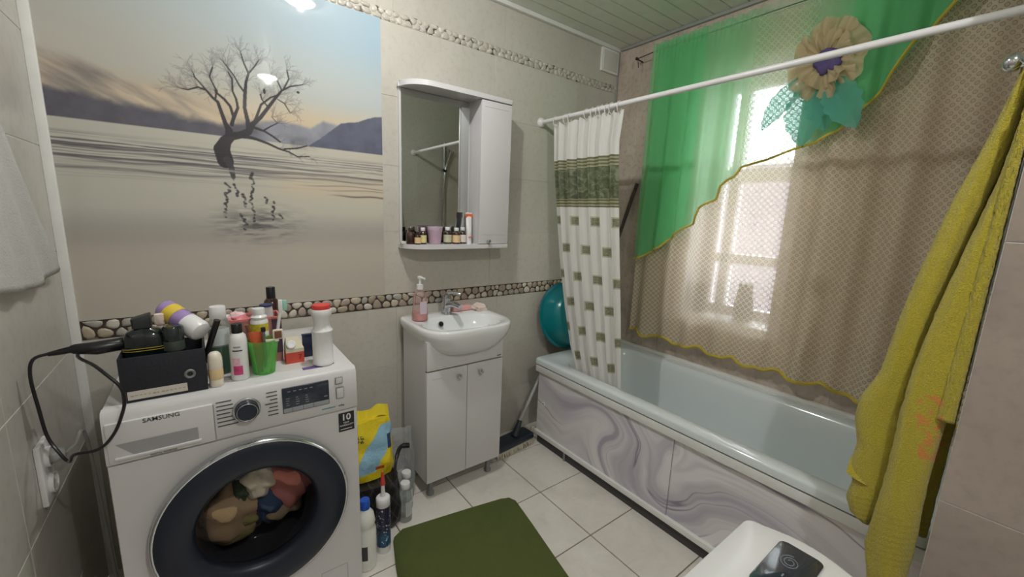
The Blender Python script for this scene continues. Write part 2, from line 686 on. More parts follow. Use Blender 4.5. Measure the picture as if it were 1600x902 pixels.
def pebble_band(name, x0, x1, z0, z1, sx, rows, palette, back, shrink=0.86, seed=3):
    par = struct(name, bx(BM(), x0, x1, -0.001, 0.004, z0, z1), back)
    rr = random.Random(seed)
    P = []
    n = int((x1 - x0) / sx)
    for r in range(rows):
        for k in range(n):
            P.append((x0 + (k + 0.5 + 0.5 * (r % 2) + rr.uniform(-0.38, 0.38)) * sx, z0 + (r + 0.5 + rr.uniform(-0.3, 0.3)) * (z1 - z0) / rows))
    for i, (px, pz) in enumerate(P):
        poly = [(max(px - 0.06, x0), z0), (min(px + 0.06, x1), z0), (min(px + 0.06, x1), z1), (max(px - 0.06, x0), z1)]
        for j, (qx, qz) in enumerate(P):
            if i == j or abs(qx - px) > 0.12:
                continue
            dx, dz = qx - px, qz - pz
            poly = clip(poly, (px + qx) / 2, (pz + qz) / 2, dx, dz)
            if len(poly) < 3:
                break
        if len(poly) < 3:
            continue
        cx = sum(p[0] for p in poly) / len(poly)
        cz = sum(p[1] for p in poly) / len(poly)
        k = shrink * rr.uniform(0.9, 1.03)
        ring = [(cx + (p[0] - cx) * k, cz + (p[1] - cz) * k) for p in poly]
        for _ in range(2):                       # round the cell's corners
            nr = []
            for a, b in zip(ring, ring[1:] + ring[:1]):
                nr += [(0.75 * a[0] + 0.25 * b[0], 0.75 * a[1] + 0.25 * b[1]), (0.25 * a[0] + 0.75 * b[0], 0.25 * a[1] + 0.75 * b[1])]
            ring = nr
        ring = ring[::2] if len(ring) > 14 else ring
        bm = BM()
        L = []
        for s, h in ((1.0, 0.0), (0.93, 0.0022), (0.6, 0.0042)):
            L.append([(cx + (p[0] - cx) * s, -0.001 - h, cz + (p[1] - cz) * s) for p in ring])
        loft(bm, L, False, True)
        obj('pebble', bm, palette[rr.randrange(len(palette))], par, sharp=80)
    return par


pebble_band('trim_5', XL + 0.024, 0, Z1B, Z1T, 0.040, 2, PEBM[:6], M_PEBBACK, 0.93, 3)
pebble_band('trim_6', -1.95, 0, Z2B, Z2T, 0.036, 2, [PEBM[4], PEBM[6], PEBM[6], PEBM[6]], ground('grey_pebble_ground', (72, 66, 64), (190, 186, 176), 0.53, 26), 0.93, 5)

# ------------------------------------------------------------------ glossy lake picture printed on the wall panel
TREE = [[(-2.142,1.505,0.0175),(-2.15,1.544,0.017),(-2.137,1.575,0.0125),(-2.119,1.594,0.0095)],[(-2.125,1.594,0.0085),(-2.123,1.614,0.0075),(-2.133,1.638,0.0045),(-2.141,1.67,0.0035),(-2.15,1.707,0.003),(-2.164,1.719,0.0025),(-2.181,1.741,0.002),(-2.204,1.746,0.0015),(-2.232,1.732,0.001),(-2.255,1.733,0.0005)],[(-2.181,1.741,0.0015),(-2.195,1.759,0.001),(-2.21,1.777,0.001),(-2.214,1.792,0.0005)],[(-2.156,1.718,0.0015),(-2.151,1.745,0.0015),(-2.162,1.771,0.001),(-2.168,1.788,0.001),(-2.157,1.821,0.001)],[(-2.114,1.636,0.004),(-2.106,1.662,0.003),(-2.114,1.699,0.0025),(-2.13,1.72,0.0025),(-2.147,1.734,0.002),(-2.156,1.744,0.001)],[(-2.108,1.656,0.0035),(-2.091,1.698,0.0025),(-2.094,1.727,0.002),(-2.103,1.752,0.0015),(-2.102,1.793,0.0015),(-2.112,1.815,0.001)],[(-2.119,1.594,0.0095),(-2.09,1.603,0.008),(-2.064,1.618,0.0075),(-2.051,1.644,0.007)],[(-2.062,1.623,0.0055),(-2.063,1.654,0.0045),(-2.07,1.702,0.0035),(-2.066,1.747,0.0035),(-2.06,1.792,0.0025),(-2.05,1.824,0.002),(-2.063,1.859,0.001),(-2.07,1.891,0.0005)],[(-2.05,1.824,0.0015),(-2.029,1.853,0.001),(-2.014,1.878,0.0005)],[(-2.066,1.755,0.002),(-2.082,1.778,0.0015),(-2.095,1.806,0.001),(-2.113,1.831,0.001),(-2.126,1.849,0.0005)],[(-2.054,1.642,0.0055),(-2.022,1.675,0.004),(-1.994,1.716,0.0035),(-1.971,1.75,0.003),(-1.945,1.786,0.002),(-1.915,1.807,0.0015),(-1.869,1.823,0.0005)],[(-1.945,1.789,0.0015),(-1.958,1.819,0.0015),(-1.977,1.831,0.001)],[(-1.938,1.793,0.0015),(-1.918,1.833,0.0015),(-1.923,1.864,0.001)],[(-2.039,1.662,0.003),(-2.017,1.722,0.002),(-1.985,1.753,0.0015),(-1.956,1.769,0.0015)],[(-1.996,1.72,0.0015),(-2.013,1.742,0.001),(-2.016,1.758,0.0015)],[(-2.11,1.596,0.0045),(-2.068,1.6,0.0035),(-2.039,1.595,0.003),(-2.004,1.585,0.0025),(-1.967,1.57,0.002),(-1.933,1.562,0.0015),(-1.903,1.547,0.001),(-1.859,1.552,0.001)],[(-1.947,1.571,0.0015),(-1.902,1.579,0.0015),(-1.865,1.593,0.001)],[(-2.043,1.636,0.003),(-2.011,1.628,0.002),(-1.984,1.613,0.002),(-1.961,1.596,0.0015)],[(-2.013,1.631,0.0015),(-1.991,1.648,0.001),(-1.966,1.664,0.0005),(-1.984,1.684,0.0005)],[(-1.961,1.752,0.0005),(-1.938,1.741,0.001),(-1.92,1.71,0.0005)]]
REFL = [[(-2.132,1.503),(-2.125,1.478),(-2.124,1.432)],[(-2.146,1.425),(-2.134,1.41),(-2.142,1.392),(-2.153,1.383),(-2.15,1.363),(-2.155,1.331),(-2.153,1.295)],[(-2.116,1.422),(-2.112,1.402),(-2.119,1.375)],[(-2.091,1.387),(-2.095,1.366),(-2.092,1.334)],[(-2.062,1.473),(-2.062,1.431),(-2.065,1.399),(-2.072,1.362),(-2.067,1.335),(-2.067,1.292),(-2.063,1.283)],[(-2.021,1.38),(-2.018,1.353)],[(-1.998,1.365),(-1.998,1.332),(-2.005,1.287)],[(-2.105,1.312),(-2.094,1.269),(-2.105,1.247)],[(-1.981,1.316),(-1.967,1.294)]]


def vnoise(x, z, seed, oct=4):
    """cheap value noise on arrays"""
    out = np.zeros_like(x)
    amp, tot = 1.0, 0.0
    for o in range(oct):
        r = np.random.default_rng(seed + o)
        tab = r.random((64, 64))
        xi, zi = np.floor(x).astype(int), np.floor(z).astype(int)
        fx, fz = x - xi, z - zi
        fx, fz = fx * fx * (3 - 2 * fx), fz * fz * (3 - 2 * fz)
        g = lambda a, b: tab[a % 64, b % 64]
        out += amp * ((g(xi, zi) * (1 - fx) + g(xi + 1, zi) * fx) * (1 - fz) + (g(xi, zi + 1) * (1 - fx) + g(xi + 1, zi + 1) * fx) * fz)
        tot += amp
        amp *= 0.5
        x, z = x * 2.03 + 7.1, z * 2.03 + 3.7
    return out / tot


def sm(a, b, x):
    t = np.clip((x - a) / (b - a), 0, 1)
    return t * t * (3 - 2 * t)


def lin_np(c):
    c = np.asarray(c, float) / 255.0
    return np.where(c <= 0.04045, c / 12.92, ((c + 0.055) / 1.055) ** 2.4)


def C3(r, g, b):
    return np.array([r, g, b], float)


def colour_panel(name, parent, A, B, H, W, point, m, thick=None):
    """dense grid A (columns) x B (rows) with a colour per vertex; point(a, b) -> room coordinates"""
    na, nb = len(A), len(B)
    aa, bb = np.meshgrid(A, B)
    co = point(aa, bb).reshape(-1, 3)
    if parent is not None:
        co = co - np.array(wpos(parent))
    idx = np.arange(na * nb).reshape(nb, na)
    q = np.stack([idx[:-1, :-1], idx[:-1, 1:], idx[1:, 1:], idx[1:, :-1]], -1).reshape(-1, 4)
    me = bpy.data.meshes.new(name)
    me.vertices.add(na * nb)
    me.vertices.foreach_set('co', co.ravel().astype(np.float32))
    me.loops.add(q.size)
    me.loops.foreach_set('vertex_index', q.ravel().astype(np.int32))
    me.polygons.add(len(q))
    me.polygons.foreach_set('loop_start', np.arange(0, q.size, 4, dtype=np.int32))
    me.update(calc_edges=True)
    at = me.color_attributes.new('Col', 'FLOAT_COLOR', 'POINT')
    rgba = np.ones((na * nb, 4), np.float32)
    rgba[:, :3] = lin_np(np.clip(W, 0, 255)).reshape(-1, 3)
    at.data.foreach_set('color', rgba.ravel())
    me.materials.append(m)
    me.shade_smooth()
    return obj(name, me, None, parent)


def seg_alpha(X, Z, alpha, pts, soft=0.0012):
    for (x0, z0, r0), (x1, z1, r1) in zip(pts, pts[1:]):
        pad = max(r0, r1) + 0.006
        c = np.where((X[0] > min(x0, x1) - pad) & (X[0] < max(x0, x1) + pad))[0]
        r = np.where((Z[:, 0] > min(z0, z1) - pad) & (Z[:, 0] < max(z0, z1) + pad))[0]
        if len(c) == 0 or len(r) == 0:
            continue
        s = np.ix_(r, c)
        dx, dz = x1 - x0, z1 - z0
        t = np.clip(((X[s] - x0) * dx + (Z[s] - z0) * dz) / (dx * dx + dz * dz + 1e-12), 0, 1)
        d = np.hypot(X[s] - x0 - t * dx, Z[s] - z0 - t * dz) - (r0 + t * (r1 - r0))
        strength = min(1.0, (max(r0, r1) + 0.0002) / 0.0018)
        alpha[s] = np.maximum(alpha[s], strength * (1 - sm(-soft * 0.5, soft, d)))


def lake_picture():
    A = np.linspace(XL + 0.02, MXR, 520)
    B = np.linspace(Z1T, Z2B, 560)
    X, Z = np.meshgrid(A, B)
    HZ = 1.592
    k = ((X - XL) / (MXR - XL))[..., None]
    sky_top = C3(172, 175, 172) * (1 - k) + C3(158, 180, 194) * k
    sky_mid = C3(176, 172, 162) * (1 - k) + C3(180, 188, 188) * k
    low = C3(176, 164, 146) * (1 - k) + C3(212, 190, 158) * k
    t1 = sm(1.80, 2.05, Z)[..., None]
    t0 = sm(1.66, 1.80, Z + 0.02 * (vnoise(X * 4, Z * 10, 3) - 0.5))[..., None]
    W = (low * (1 - t0) + sky_mid * t0) * (1 - t1) + sky_top * t1
    # clouded, sunlit range on the left and slopes below it
    top = np.interp(X, [-2.6, -2.51, -2.385, -2.24, -2.155, -2.0, -1.85], [1.775, 1.765, 1.73, 1.715, 1.66, 1.655, 1.60])
    top = top + 0.025 * (vnoise(X * 14, Z * 6, 11) - 0.5)
    diag = X * 0.55 + Z
    st = np.clip(vnoise(diag * 30, (X - Z) * 5, 21) * 1.9 - 0.4, 0, 1)
    cloud = C3(126, 120, 116) * (1 - st[..., None]) + C3(206, 188, 164) * st[..., None]
    W = W * (1 - (0.95 * sm(0.02, -0.02, Z - top))[..., None]) + cloud * (0.95 * sm(0.02, -0.02, Z - top))[..., None]
    dk = np.interp(X, [-2.6, -2.49, -2.36, -2.18, -2.05, -1.95, -1.85], [1.69, 1.675, 1.655, 1.635, 1.655, 1.645, 1.625])
    dk = dk + 0.03 * (vnoise(X * 20, Z * 20, 31) - 0.5)
    f = sm(0.012, -0.02, Z - dk)[..., None]
    W = W * (1 - f) + (C3(92, 91, 102) * (0.85 + 0.25 * vnoise(X * 30, Z * 30, 5)[..., None])) * f
    # pale far range in the middle, dark hill at the right end
    far = np.interp(X, [-2.05, -1.95, -1.85, -1.80, -1.74, -1.70], [1.66, 1.675, 1.665, 1.70, 1.69, 1.66]) + 0.008 * (vnoise(X * 40, Z * 8, 8) - 0.5)
    f = (sm(0.006, -0.01, Z - far) * sm(-2.08, -1.98, X))[..., None]
    W = W * (1 - f) + (C3(140, 142, 152) * (0.9 + 0.2 * vnoise(X * 25, Z * 25, 9)[..., None])) * f
    hill = np.interp(X, [-1.87, -1.80, -1.73, -1.66, -1.60, -1.55], [1.585, 1.64, 1.70, 1.715, 1.745, 1.755]) + 0.006 * (vnoise(X * 50, Z * 10, 18) - 0.5)
    f = sm(0.003, -0.003, Z - hill)[..., None]
    W = W * (1 - f) + (C3(92, 96, 114) * (0.9 + 0.2 * vnoise(X * 30, Z * 30, 19)[..., None])) * f
    # the lake
    wat = C3(184, 182, 172) * (1 - k) + C3(192, 188, 174) * k
    low2 = C3(180, 172, 160) * (1 - k) + C3(182, 175, 164) * k
    g = sm(1.22, 1.30, Z)[..., None]
    Wa = low2 * (1 - g) + wat * g
    grey = (sm(1.16, 1.24, Z) * sm(1.34, 1.26, Z) * 0.45)[..., None]
    Wa = Wa * (1 - grey) + C3(150, 148, 146) * grey
    rip = vnoise(X * 2.2 + Z * 5, Z * 230 + 3 * vnoise(X * 4, Z * 30, 41), 42, 3)
    band = sm(1.40, 1.50, Z) * sm(1.565, 1.53, Z)
    dark = np.clip((rip - 0.38) * 3.0, 0, 1) * band * (1.0 - 0.25 * sm(-2.1, -1.9, X) + 0.35 * sm(-1.75, -1.6, X))
    Wa = Wa * (1 - dark[..., None]) + C3(96, 92, 98) * dark[..., None]
    glow = (sm(-2.05, -1.9, X) * sm(1.36, 1.42, Z) * sm(1.50, 1.44, Z) * 0.5)[..., None]
    Wa = Wa * (1 - glow) + C3(206, 186, 158) * glow
    ln = np.exp(-((Z - 1.402 + 0.002 * np.sin(X * 40)) / 0.0035) ** 2) * sm(-1.82, -1.68, X) * 0.8
    Wa = Wa * (1 - ln[..., None]) + C3(92, 84, 84) * ln[..., None]
    for zz, w, s, xa, xb in ((1.475, 0.003, 0.6, -2.6, -1.95), (1.447, 0.003, 0.45, -2.6, -2.1), (1.50, 0.003, 0.5, -2.4, -1.7), (1.462, 0.0025, 0.5, -2.2, -1.6), (1.44, 0.002, 0.5, -1.9, -1.55), (1.425, 0.002, 0.45, -1.8, -1.55)):
        l = np.exp(-((Z - zz + 0.004 * np.sin(X * 18 + zz * 90)) / w) ** 2) * sm(xa - 0.05, xa + 0.1, X) * sm(xb + 0.1, xb - 0.05, X) * s
        Wa = Wa * (1 - l[..., None]) + C3(84, 80, 84) * l[..., None]
    f = sm(HZ + 0.002, HZ - 0.002, Z)[..., None]
    W = W * (1 - f) + Wa * f
    # tree, twigs, birds and the broken reflection
    al = np.zeros_like(X)
    rr = random.Random(12)
    for br in TREE:
        seg_alpha(X, Z, al, [(a_, b_, r_ * 1.4 + 0.0005) for a_, b_, r_ in br])

    def twig(x, z, ang, ln_, d):
        n = 3
        pts = [(x, z, 0.0007 if d > 1 else 0.0004)]
        for i in range(n):
            ang += rr.uniform(-0.25, 0.25)
            x += ln_ / n * math.cos(ang)
            z += ln_ / n * math.sin(ang)
            pts.append((x, z, 0.0005 if d > 1 else 0.00022))
        seg_alpha(X, Z, al, pts, 0.0018)
        if d > 0:
            for _ in range(2 if d < 3 else 3):
                q = pts[rr.randint(1, n)]
                twig(q[0], q[1], ang + rr.uniform(-0.8, 0.8), ln_ * rr.uniform(0.55, 0.85), d - 1)
    for br in TREE[1:]:
        m_ = br[len(br) // 2:]
        for (x, z, r) in m_:
            up = z > 1.64
            for _ in range((2 if r > 0.0016 else 6) if up else 2):
                a0 = math.atan2(z - 1.60, (x + 2.07) * 1.3) if up else rr.uniform(-0.4, 1.0)
                twig(x, z, a0 + rr.uniform(-0.8, 0.8), rr.uniform(0.018, 0.036) if up else 0.018, 2)
    blob = lambda cx, cz, rx, rz: 1 - sm(0.7, 1.15, np.hypot((X - cx) / rx, (Z - cz) / rz))
    al = np.maximum(al, blob(-2.152, 1.742, 0.005, 0.011))
    al = np.maximum(al, blob(-2.003, 1.772, 0.005, 0.011))
    al = np.maximum(al, blob(-1.888, 1.791, 0.006, 0.005))
    hz = (vnoise(X * 60, Z * 60, 51) * 0.55 * np.exp(-(((X + 1.89) / 0.05) ** 2 + ((Z - 1.60) / 0.022) ** 2)))
    al = np.maximum(al, hz)
    W = W * (1 - 0.92 * al[..., None]) + C3(40, 38, 44) * (0.92 * al[..., None])
    rl = np.zeros_like(X)
    for br in REFL:
        pts = []
        for (a, b) in zip(br, br[1:]):
            n = max(2, int(abs(a[1] - b[1]) / 0.006))
            for i in range(n):
                t = i / n
                pts.append((a[0] + t * (b[0] - a[0]) + rr.uniform(-0.006, 0.006), a[1] + t * (b[1] - a[1]), rr.uniform(0.0012, 0.0050)))
        seg_alpha(X, Z, rl, pts, 0.0025)
    seg_alpha(X, Z, rl, [(-2.137, 1.51, 0.012), (-2.126, 1.485, 0.009), (-2.122, 1.45, 0.007)])
    rl *= np.clip(vnoise(X * 20, Z * 170, 61, 2) * 2.6 - 0.35, 0, 1)
    sh = np.clip(vnoise(X * 22, Z * 110, 71, 3) * 2.6 - 0.85, 0, 1) * np.exp(-(((X + 2.05) / 0.11) ** 2 + ((Z - 1.275) / 0.06) ** 2))
    rl = np.maximum(rl, 0.8 * sh)
    W = W * (1 - 0.92 * rl[..., None]) + C3(62, 60, 66) * (0.92 * rl[..., None])
    # towards the foot the print runs out into the plain tile colour
    f = sm(1.22, 1.10, Z)[..., None]
    W = W * (1 - f) + C3(184, 178, 167) * f
    m = vcmat('glossy_lake_print', 0.6, 0.7, 0.2)
    o = colour_panel('lake_picture_panel', None, A, B, None, W, lambda a, b: np.stack([a, np.full_like(a, -0.004), b], -1), m)
    tag(o, 'glossy wall picture of a bare tree standing in a lake', 'picture')
    e = BM()
    bx(e, XL + 0.02, MXR, -0.0036, TH, Z1T, Z2B)
    obj('backing_panel', e, M_WALL, o, flat=True)


lake_picture()

# ------------------------------------------------------------------ window, reveal, view outside
M_UPVC = pm('white_window_frame', (236, 232, 234), 0.35)
win = sempty('window_1')
e = BM()
RX = 0.20                                    # depth at which the sashes sit
for y0, y1, z0, z1 in ((HY0 - 0.0, HY0 + 0.006, HZ0, HZ1), (HY1 - 0.006, HY1, HZ0, HZ1), (HY0, HY1, HZ1 - 0.006, HZ1)):
    bx(e, -0.001, RX + 0.07, y0, y1, z0, z1)
struct('reveal', e, M_UPVC, win)
struct('sill', bx(BM(), -0.012, RX + 0.02, HY0, HY1, HZ0 - 0.004, HZ0 + 0.012, 0.003), M_UPVC, win)
for nm, y0, y1, z0, z1 in (('architrave', HY0 - 0.05, HY0, HZ0 - 0.04, HZ1 + 0.04), ('architrave', HY1, HY1 + 0.05, HZ0 - 0.04, HZ1 + 0.04),
                           ('architrave', HY0, HY1, HZ1, HZ1 + 0.04), ('architrave', HY0, HY1, HZ0 - 0.04, HZ0 - 0.004)):
    struct(nm, bx(BM(), -0.006, TH, y0, y1, z0, z1, 0.002), M_UPVC, win)
F0, F1 = HY0 + 0.006, HY1 - 0.006
frm = BM()
for y0, y1, z0, z1 in ((F0, F0 + 0.035, HZ0 + 0.012, HZ1), (F1 - 0.05, F1, HZ0 + 0.012, HZ1), (F0, F1, HZ0 + 0.012, HZ0 + 0.06), (F0, F1, HZ1 - 0.05, HZ1)):
    bx(frm, RX, RX + 0.06, y0, y1, z0, z1, 0.004)
struct('frame', frm, M_UPVC, win)
struct('mullion', bx(BM(), RX - 0.004, RX + 0.056, -0.765, -0.715, HZ0 + 0.06, HZ1 - 0.05, 0.004), M_UPVC, win)
struct('transom', bx(BM(), RX - 0.004, RX + 0.056, F0 + 0.035, F1 - 0.05, 1.575, 1.65, 0.004), M_UPVC, win)
struct('glazing_bar', bx(BM(), RX - 0.004, RX + 0.056, F0 + 0.035, F1 - 0.05, 1.125, 1.178, 0.004), M_UPVC, win)
for z0, z1 in ((HZ0 + 0.06, 1.125), (1.178, 1.575), (1.65, HZ1 - 0.05)):
    for y0, y1 in ((F0 + 0.035, -0.765), (-0.715, F1 - 0.05)):
        struct('pane', bx(BM(), RX + 0.026, RX + 0.030, y0, y1, z0, z1), M_GLASS, win)
M_OUT = pm('pale_render_wall', (112, 103, 108), 0.9, var=0.1, scale=1.2)
ow = thing('neighbour_wall', 'pale rendered garden wall seen through the bathroom window', 'wall', (3.2, -0.5, 0))
obj('wall_face', bx(BM(), 3.2, 3.4, -5, 4, -1.5, 2.05), M_OUT, ow)
obj('coping', bx(BM(), 3.15, 3.45, -5, 4, 2.05, 2.12, 0.01), pm('grey_coping', (180, 180, 176), 0.9), ow)
struct('ground', bx(BM(), 0.3, 8, -6, 5, -1.6, -1.5), pm('outside_paving', (190, 184, 178), 0.95))

M_VASE = pm('dark_vase', (24, 22, 21), 0.3)
e = BM()
lathe(e, [(0.03, 0), (0.042, 0.01), (0.05, 0.045), (0.046, 0.10), (0.036, 0.16), (0.034, 0.20), (0.038, 0.205), (0.030, 0.20)], 0.11, -0.915, HZ0 + 0.012)
o = obj('vase', e, M_VASE, at=(0.11, -0.915, HZ0 + 0.012))
tag(o, 'dark flared vase on the window sill behind the lace curtain', 'vase')
e = BM()
lathe(e, [(0.032, 0), (0.036, 0.01), (0.036, 0.13), (0.034, 0.16), (0.02, 0.168)], 0.10, -0.672, HZ0 + 0.012)
o = obj('jar', e, pm('dark_green_jar', (26, 38, 30), 0.3), at=(0.10, -0.672, HZ0 + 0.012))
tag(o, 'dark green jar on the sill beside the window jamb', 'jar')

# ------------------------------------------------------------------ ceiling lamps
def ceiling_lamp(x, y, label, power, r=0.068):
    t = thing('ceiling_lamp', label, 'lamp', (x, y, ZC))
    e = BM()
    lathe(e, [(r + 0.016, 0), (r + 0.016, -0.010), (r + 0.008, -0.016), (r, -0.014), (r, -0.004)], x, y, ZC, 40, True, False)
    obj('housing', e, M_WPLASTIC, t)
    e = BM()
    lathe(e, [(r, -0.010), (r * 0.93, -0.018), (r * 0.7, -0.025), (r * 0.35, -0.029), (0.001, -0.030)], x, y, ZC, 40)
    m, nt, b = newmat('lit_lamp_diffuser')
    b.inputs['Base Color'].default_value = (1, 1, 1, 1)
    b.inputs['Emission Color'].default_value = (1.0, 0.985, 0.965, 1)
    b.inputs['Emission Strength'].default_value = power
    obj('diffuser', e, m, t)
    ld = bpy.data.lights.new('lamp_light', 'POINT')
    ld.shadow_soft_size = 0.009
    ld.energy = power * 0.15
    ld.color = (1.0, 0.985, 0.965)
    lo = bpy.data.objects.new('lamp_light', ld)
    COL.objects.link(lo)
    lo.parent = t
    lo.location = (0, 0, -0.042)


ceiling_lamp(-1.73, -0.70, 'round white ceiling light above the washing machine and basin', LAMP_POWER)
ceiling_lamp(-1.70, -2.30, 'round white ceiling light behind the viewer near the entrance', LAMP2_POWER)

# ------------------------------------------------------------------ bath
BX0, BX1, BY0, BY1, RZ = -0.715, -0.010, PY + 0.002, -0.146, 0.528
bath = thing('bathtub', 'white bathtub with a marbled front panel below the window', 'bathtub', (-0.36, -0.98, 0))


def rl(x0, x1, y0, y1, r, z, n=10):
    return [(x, y, z) for x, y in rrect(x0, x1, y0, y1, r, n)]


e = BM()
loft(e, [rl(BX0 + 0.006, BX1 - 0.006, BY0 + 0.004, BY1 - 0.006, 0.02, 0.491), rl(BX0, BX1, BY0, BY1, 0.022, 0.493), rl(BX0, BX1, BY0, BY1, 0.022, 0.516), rl(BX0 + 0.004, BX1 - 0.004, BY0 + 0.004, BY1 - 0.004, 0.022, 0.525),
         rl(BX0 + 0.013, BX1 - 0.013, BY0 + 0.012, BY1 - 0.012, 0.022, RZ), rl(BX0 + 0.062, BX1 - 0.055, BY0 + 0.09, BY1 - 0.125, 0.13, RZ + 0.001), rl(BX0 + 0.076, BX1 - 0.068, BY0 + 0.105, BY1 - 0.14, 0.125, 0.520),
         rl(BX0 + 0.088, BX1 - 0.080, BY0 + 0.12, BY1 - 0.155, 0.12, 0.49), rl(BX0 + 0.105, BX1 - 0.095, BY0 + 0.17, BY1 - 0.18, 0.12, 0.36), rl(BX0 + 0.125, BX1 - 0.115, BY0 + 0.24, BY1 - 0.21, 0.12, 0.22),
         rl(BX0 + 0.155, BX1 - 0.145, BY0 + 0.30, BY1 - 0.25, 0.11, 0.155), rl(BX0 + 0.22, BX1 - 0.21, BY0 + 0.40, BY1 - 0.34, 0.07, 0.140)], False, True)
obj('tub', e, M_TUB, bath, sharp=60)
obj('wall_seal', bx(BM(), -0.022, 0.0, PY, -0.146, 0.524, 0.545, 0.004), M_TRIM, bath)
ap = bath
obj('top_rail', bx(BM(), -0.712, -0.69, PY + 0.003, -0.158, 0.447, 0.486, 0.003), M_TRIM, bath)
obj('bottom_rail', bx(BM(), -0.714, -0.69, PY + 0.003, -0.172, 0.053, 0.079, 0.003), M_TRIM, bath)
obj('gap_shade_strip', bx(BM(), -0.700, -0.68, PY + 0.003, -0.19, 0.0, 0.053), pm('painted_gap_shade', (66, 64, 66), 0.7), bath)  # dark strip standing in for the shade in the gap below the rail
for yy in (-0.43, -1.42):
    obj('foot', bx(BM(), -0.708, -0.695, yy - 0.008, yy + 0.008, 0.0, 0.053, 0.002), M_STEEL, bath)
obj('end_panel', bx(BM(), -0.69, -0.02, -0.19, -0.185, 0.05, 0.49), M_WHITE, bath)


def marble(s, h):
    """swirled violet-grey marble: s along the bath from the wall end, h height"""
    x, z = s.copy(), h.copy()
    for cx, cz, k, w in ((0.62, 0.24, 1.5, 0.20), (0.86, 0.40, 2.6, 0.07), (0.30, 0.30, -0.7, 0.20), (1.12, 0.05, -1.5, 0.30)):
        dx, dz = x - cx, z - cz
        a = k * np.exp(-(dx * dx + dz * dz) / (w * w))
        x, z = cx + dx * np.cos(a) - dz * np.sin(a), cz + dx * np.sin(a) + dz * np.cos(a)
    wx, wz = vnoise(s * 2.6, h * 3.4, 81, 3) - 0.5, vnoise(s * 2.6 + 9, h * 3.4, 91, 3) - 0.5
    x, z = x + 0.22 * wx, z + 0.22 * wz
    t = z * 0.95 + x * 0.34
    v = vnoise(t * 15, x * 1.1 + 3, 101, 4)
    big = np.clip(vnoise(x * 1.6 + 2, z * 3.2, 111, 2) * 2.2 - 0.6, 0, 1)
    k = np.clip((v - 0.28) / 0.34, 0, 1)[..., None]
    W = C3(166, 160, 176) * (1 - k) + C3(226, 223, 227) * k
    W = W * (1 - 0.55 * big[..., None]) + C3(214, 210, 212) * 0.55 * big[..., None]
    warm = np.clip(vnoise(x * 3 + 5, z * 9, 121) * 2.4 - 1.15, 0, 1)[..., None] * 0.5
    W = W * (1 - warm) + C3(218, 214, 208) * warm
    g = vnoise(t * 9, x * 0.9 + 7, 131, 3)
    line = np.exp(-((g - 0.5) / 0.017) ** 2) * np.clip(vnoise(x * 4, z * 4, 141) * 3.0 - 0.9, 0, 1)
    l = line[..., None] * 0.8
    return W * (1 - l) + C3(104, 96, 118) * l


M_MARBLE = vcmat('marbled_panel', 0.3)
for s0, s1, xo in ((-0.178, -1.055, -0.7005), (-1.045, PY + 0.004, -0.697)):
    A = np.linspace(s0, s1, 360)
    B = np.linspace(0.074, 0.452, 170)
    S, H = np.meshgrid(-A - 0.17, B)
    p = colour_panel('sliding_panel', bath, A, B, None, marble(S, H), lambda a, b, xo=xo: np.stack([np.full_like(a, xo), a, b], -1), M_MARBLE)
    obj('panel_edge', bx(BM(), xo + 0.0003, xo + 0.004, min(s0, s1), max(s0, s1), 0.074, 0.452), M_WHITE, p)
obj('panel_seam', bx(BM(), -0.7012, -0.6995, -1.0562, -1.0545, 0.076, 0.450), M_GREYTRIM, bath)
e = BM()
RY = Matrix.Translation((-0.701, -0.229, 0.259)) @ Matrix.Rotation(-math.pi / 2, 4, 'Y')
lathe(e, [(0.013, 0), (0.013, 0.003), (0.006, 0.003), (0.006, -0.002)], n=20, M=RY, cap1=False)
obj('finger_hole_ring', e, M_WPLASTIC, bath)
e = BM()
lathe(e, [(0.0062, 0.0008), (0.0001, 0.0009)], n=16, M=RY)
obj('finger_hole', e, M_BLACK, bath)

# ------------------------------------------------------------------ shower curtain, rings and rail
rail = thing('curtain_rail', 'white round shower rail running above the bath edge', 'curtain rail', (-0.6314, -0.91, 1.8765))
e = BM()
tube(e, [(-0.6314, -0.004, 1.8765), (-0.6314, PY + 0.004, 1.8765)], 0.0112, 16)
obj('rod', e, M_WPLASTIC, rail)
for y, s in ((0.0, -1), (PY, 1)):
    e = BM()
    lathe(e, [(0.026, 0), (0.026, 0.006), (0.02, 0.016), (0.0135, 0.022)], n=24, M=Matrix.Translation((-0.6314, y, 1.8765)) @ Matrix.Rotation(-s * math.pi / 2, 4, 'X'))
    obj('flange', e, M_WPLASTIC, rail)

CL = [(-0.113, 1.851), (-0.132, 1.628), (-0.163, 1.381), (-0.195, 1.13), (-0.252, 0.842), (-0.307, 0.628), (-0.354, 0.509)]
CR = [(-0.577, 1.834), (-0.565, 1.715), (-0.585, 1.478), (-0.615, 1.175), (-0.648, 0.862), (-0.668, 0.635), (-0.68, 0.49)]
m, nt, b = newmat('shower_curtain_print')
uv = xyz(nt, coord(nt, 'UV'))
U, H = uv[0], uv[1]
inband = H.gt(1.405) * H.lt(1.655)
body = H.gt(1.448) * H.lt(1.605)
stripe = ((H * 62.0).frac().gt(0.55))
flor = noise(nt, coord(nt, 'UV'), 26, 5, 0.6, 1.5)
olive = ramp(nt, flor, [(0.35, rgb(78, 86, 62)), (0.5, rgb(104, 112, 84)), (0.62, rgb(136, 142, 116))])
edge = mixc(nt, stripe, rgb(112, 112, 84), rgb(176, 172, 140))
band = mixc(nt, body, edge, olive)
row = ((H * 6.6667 + 0.62)).floor()
ush = (U / 0.165 + row.mod(2.0) * 0.5)
du = (ush.frac() - 0.5).abs() * 0.165
dh = ((H * 6.6667 + 0.62).frac() - 0.5).abs() * 0.15
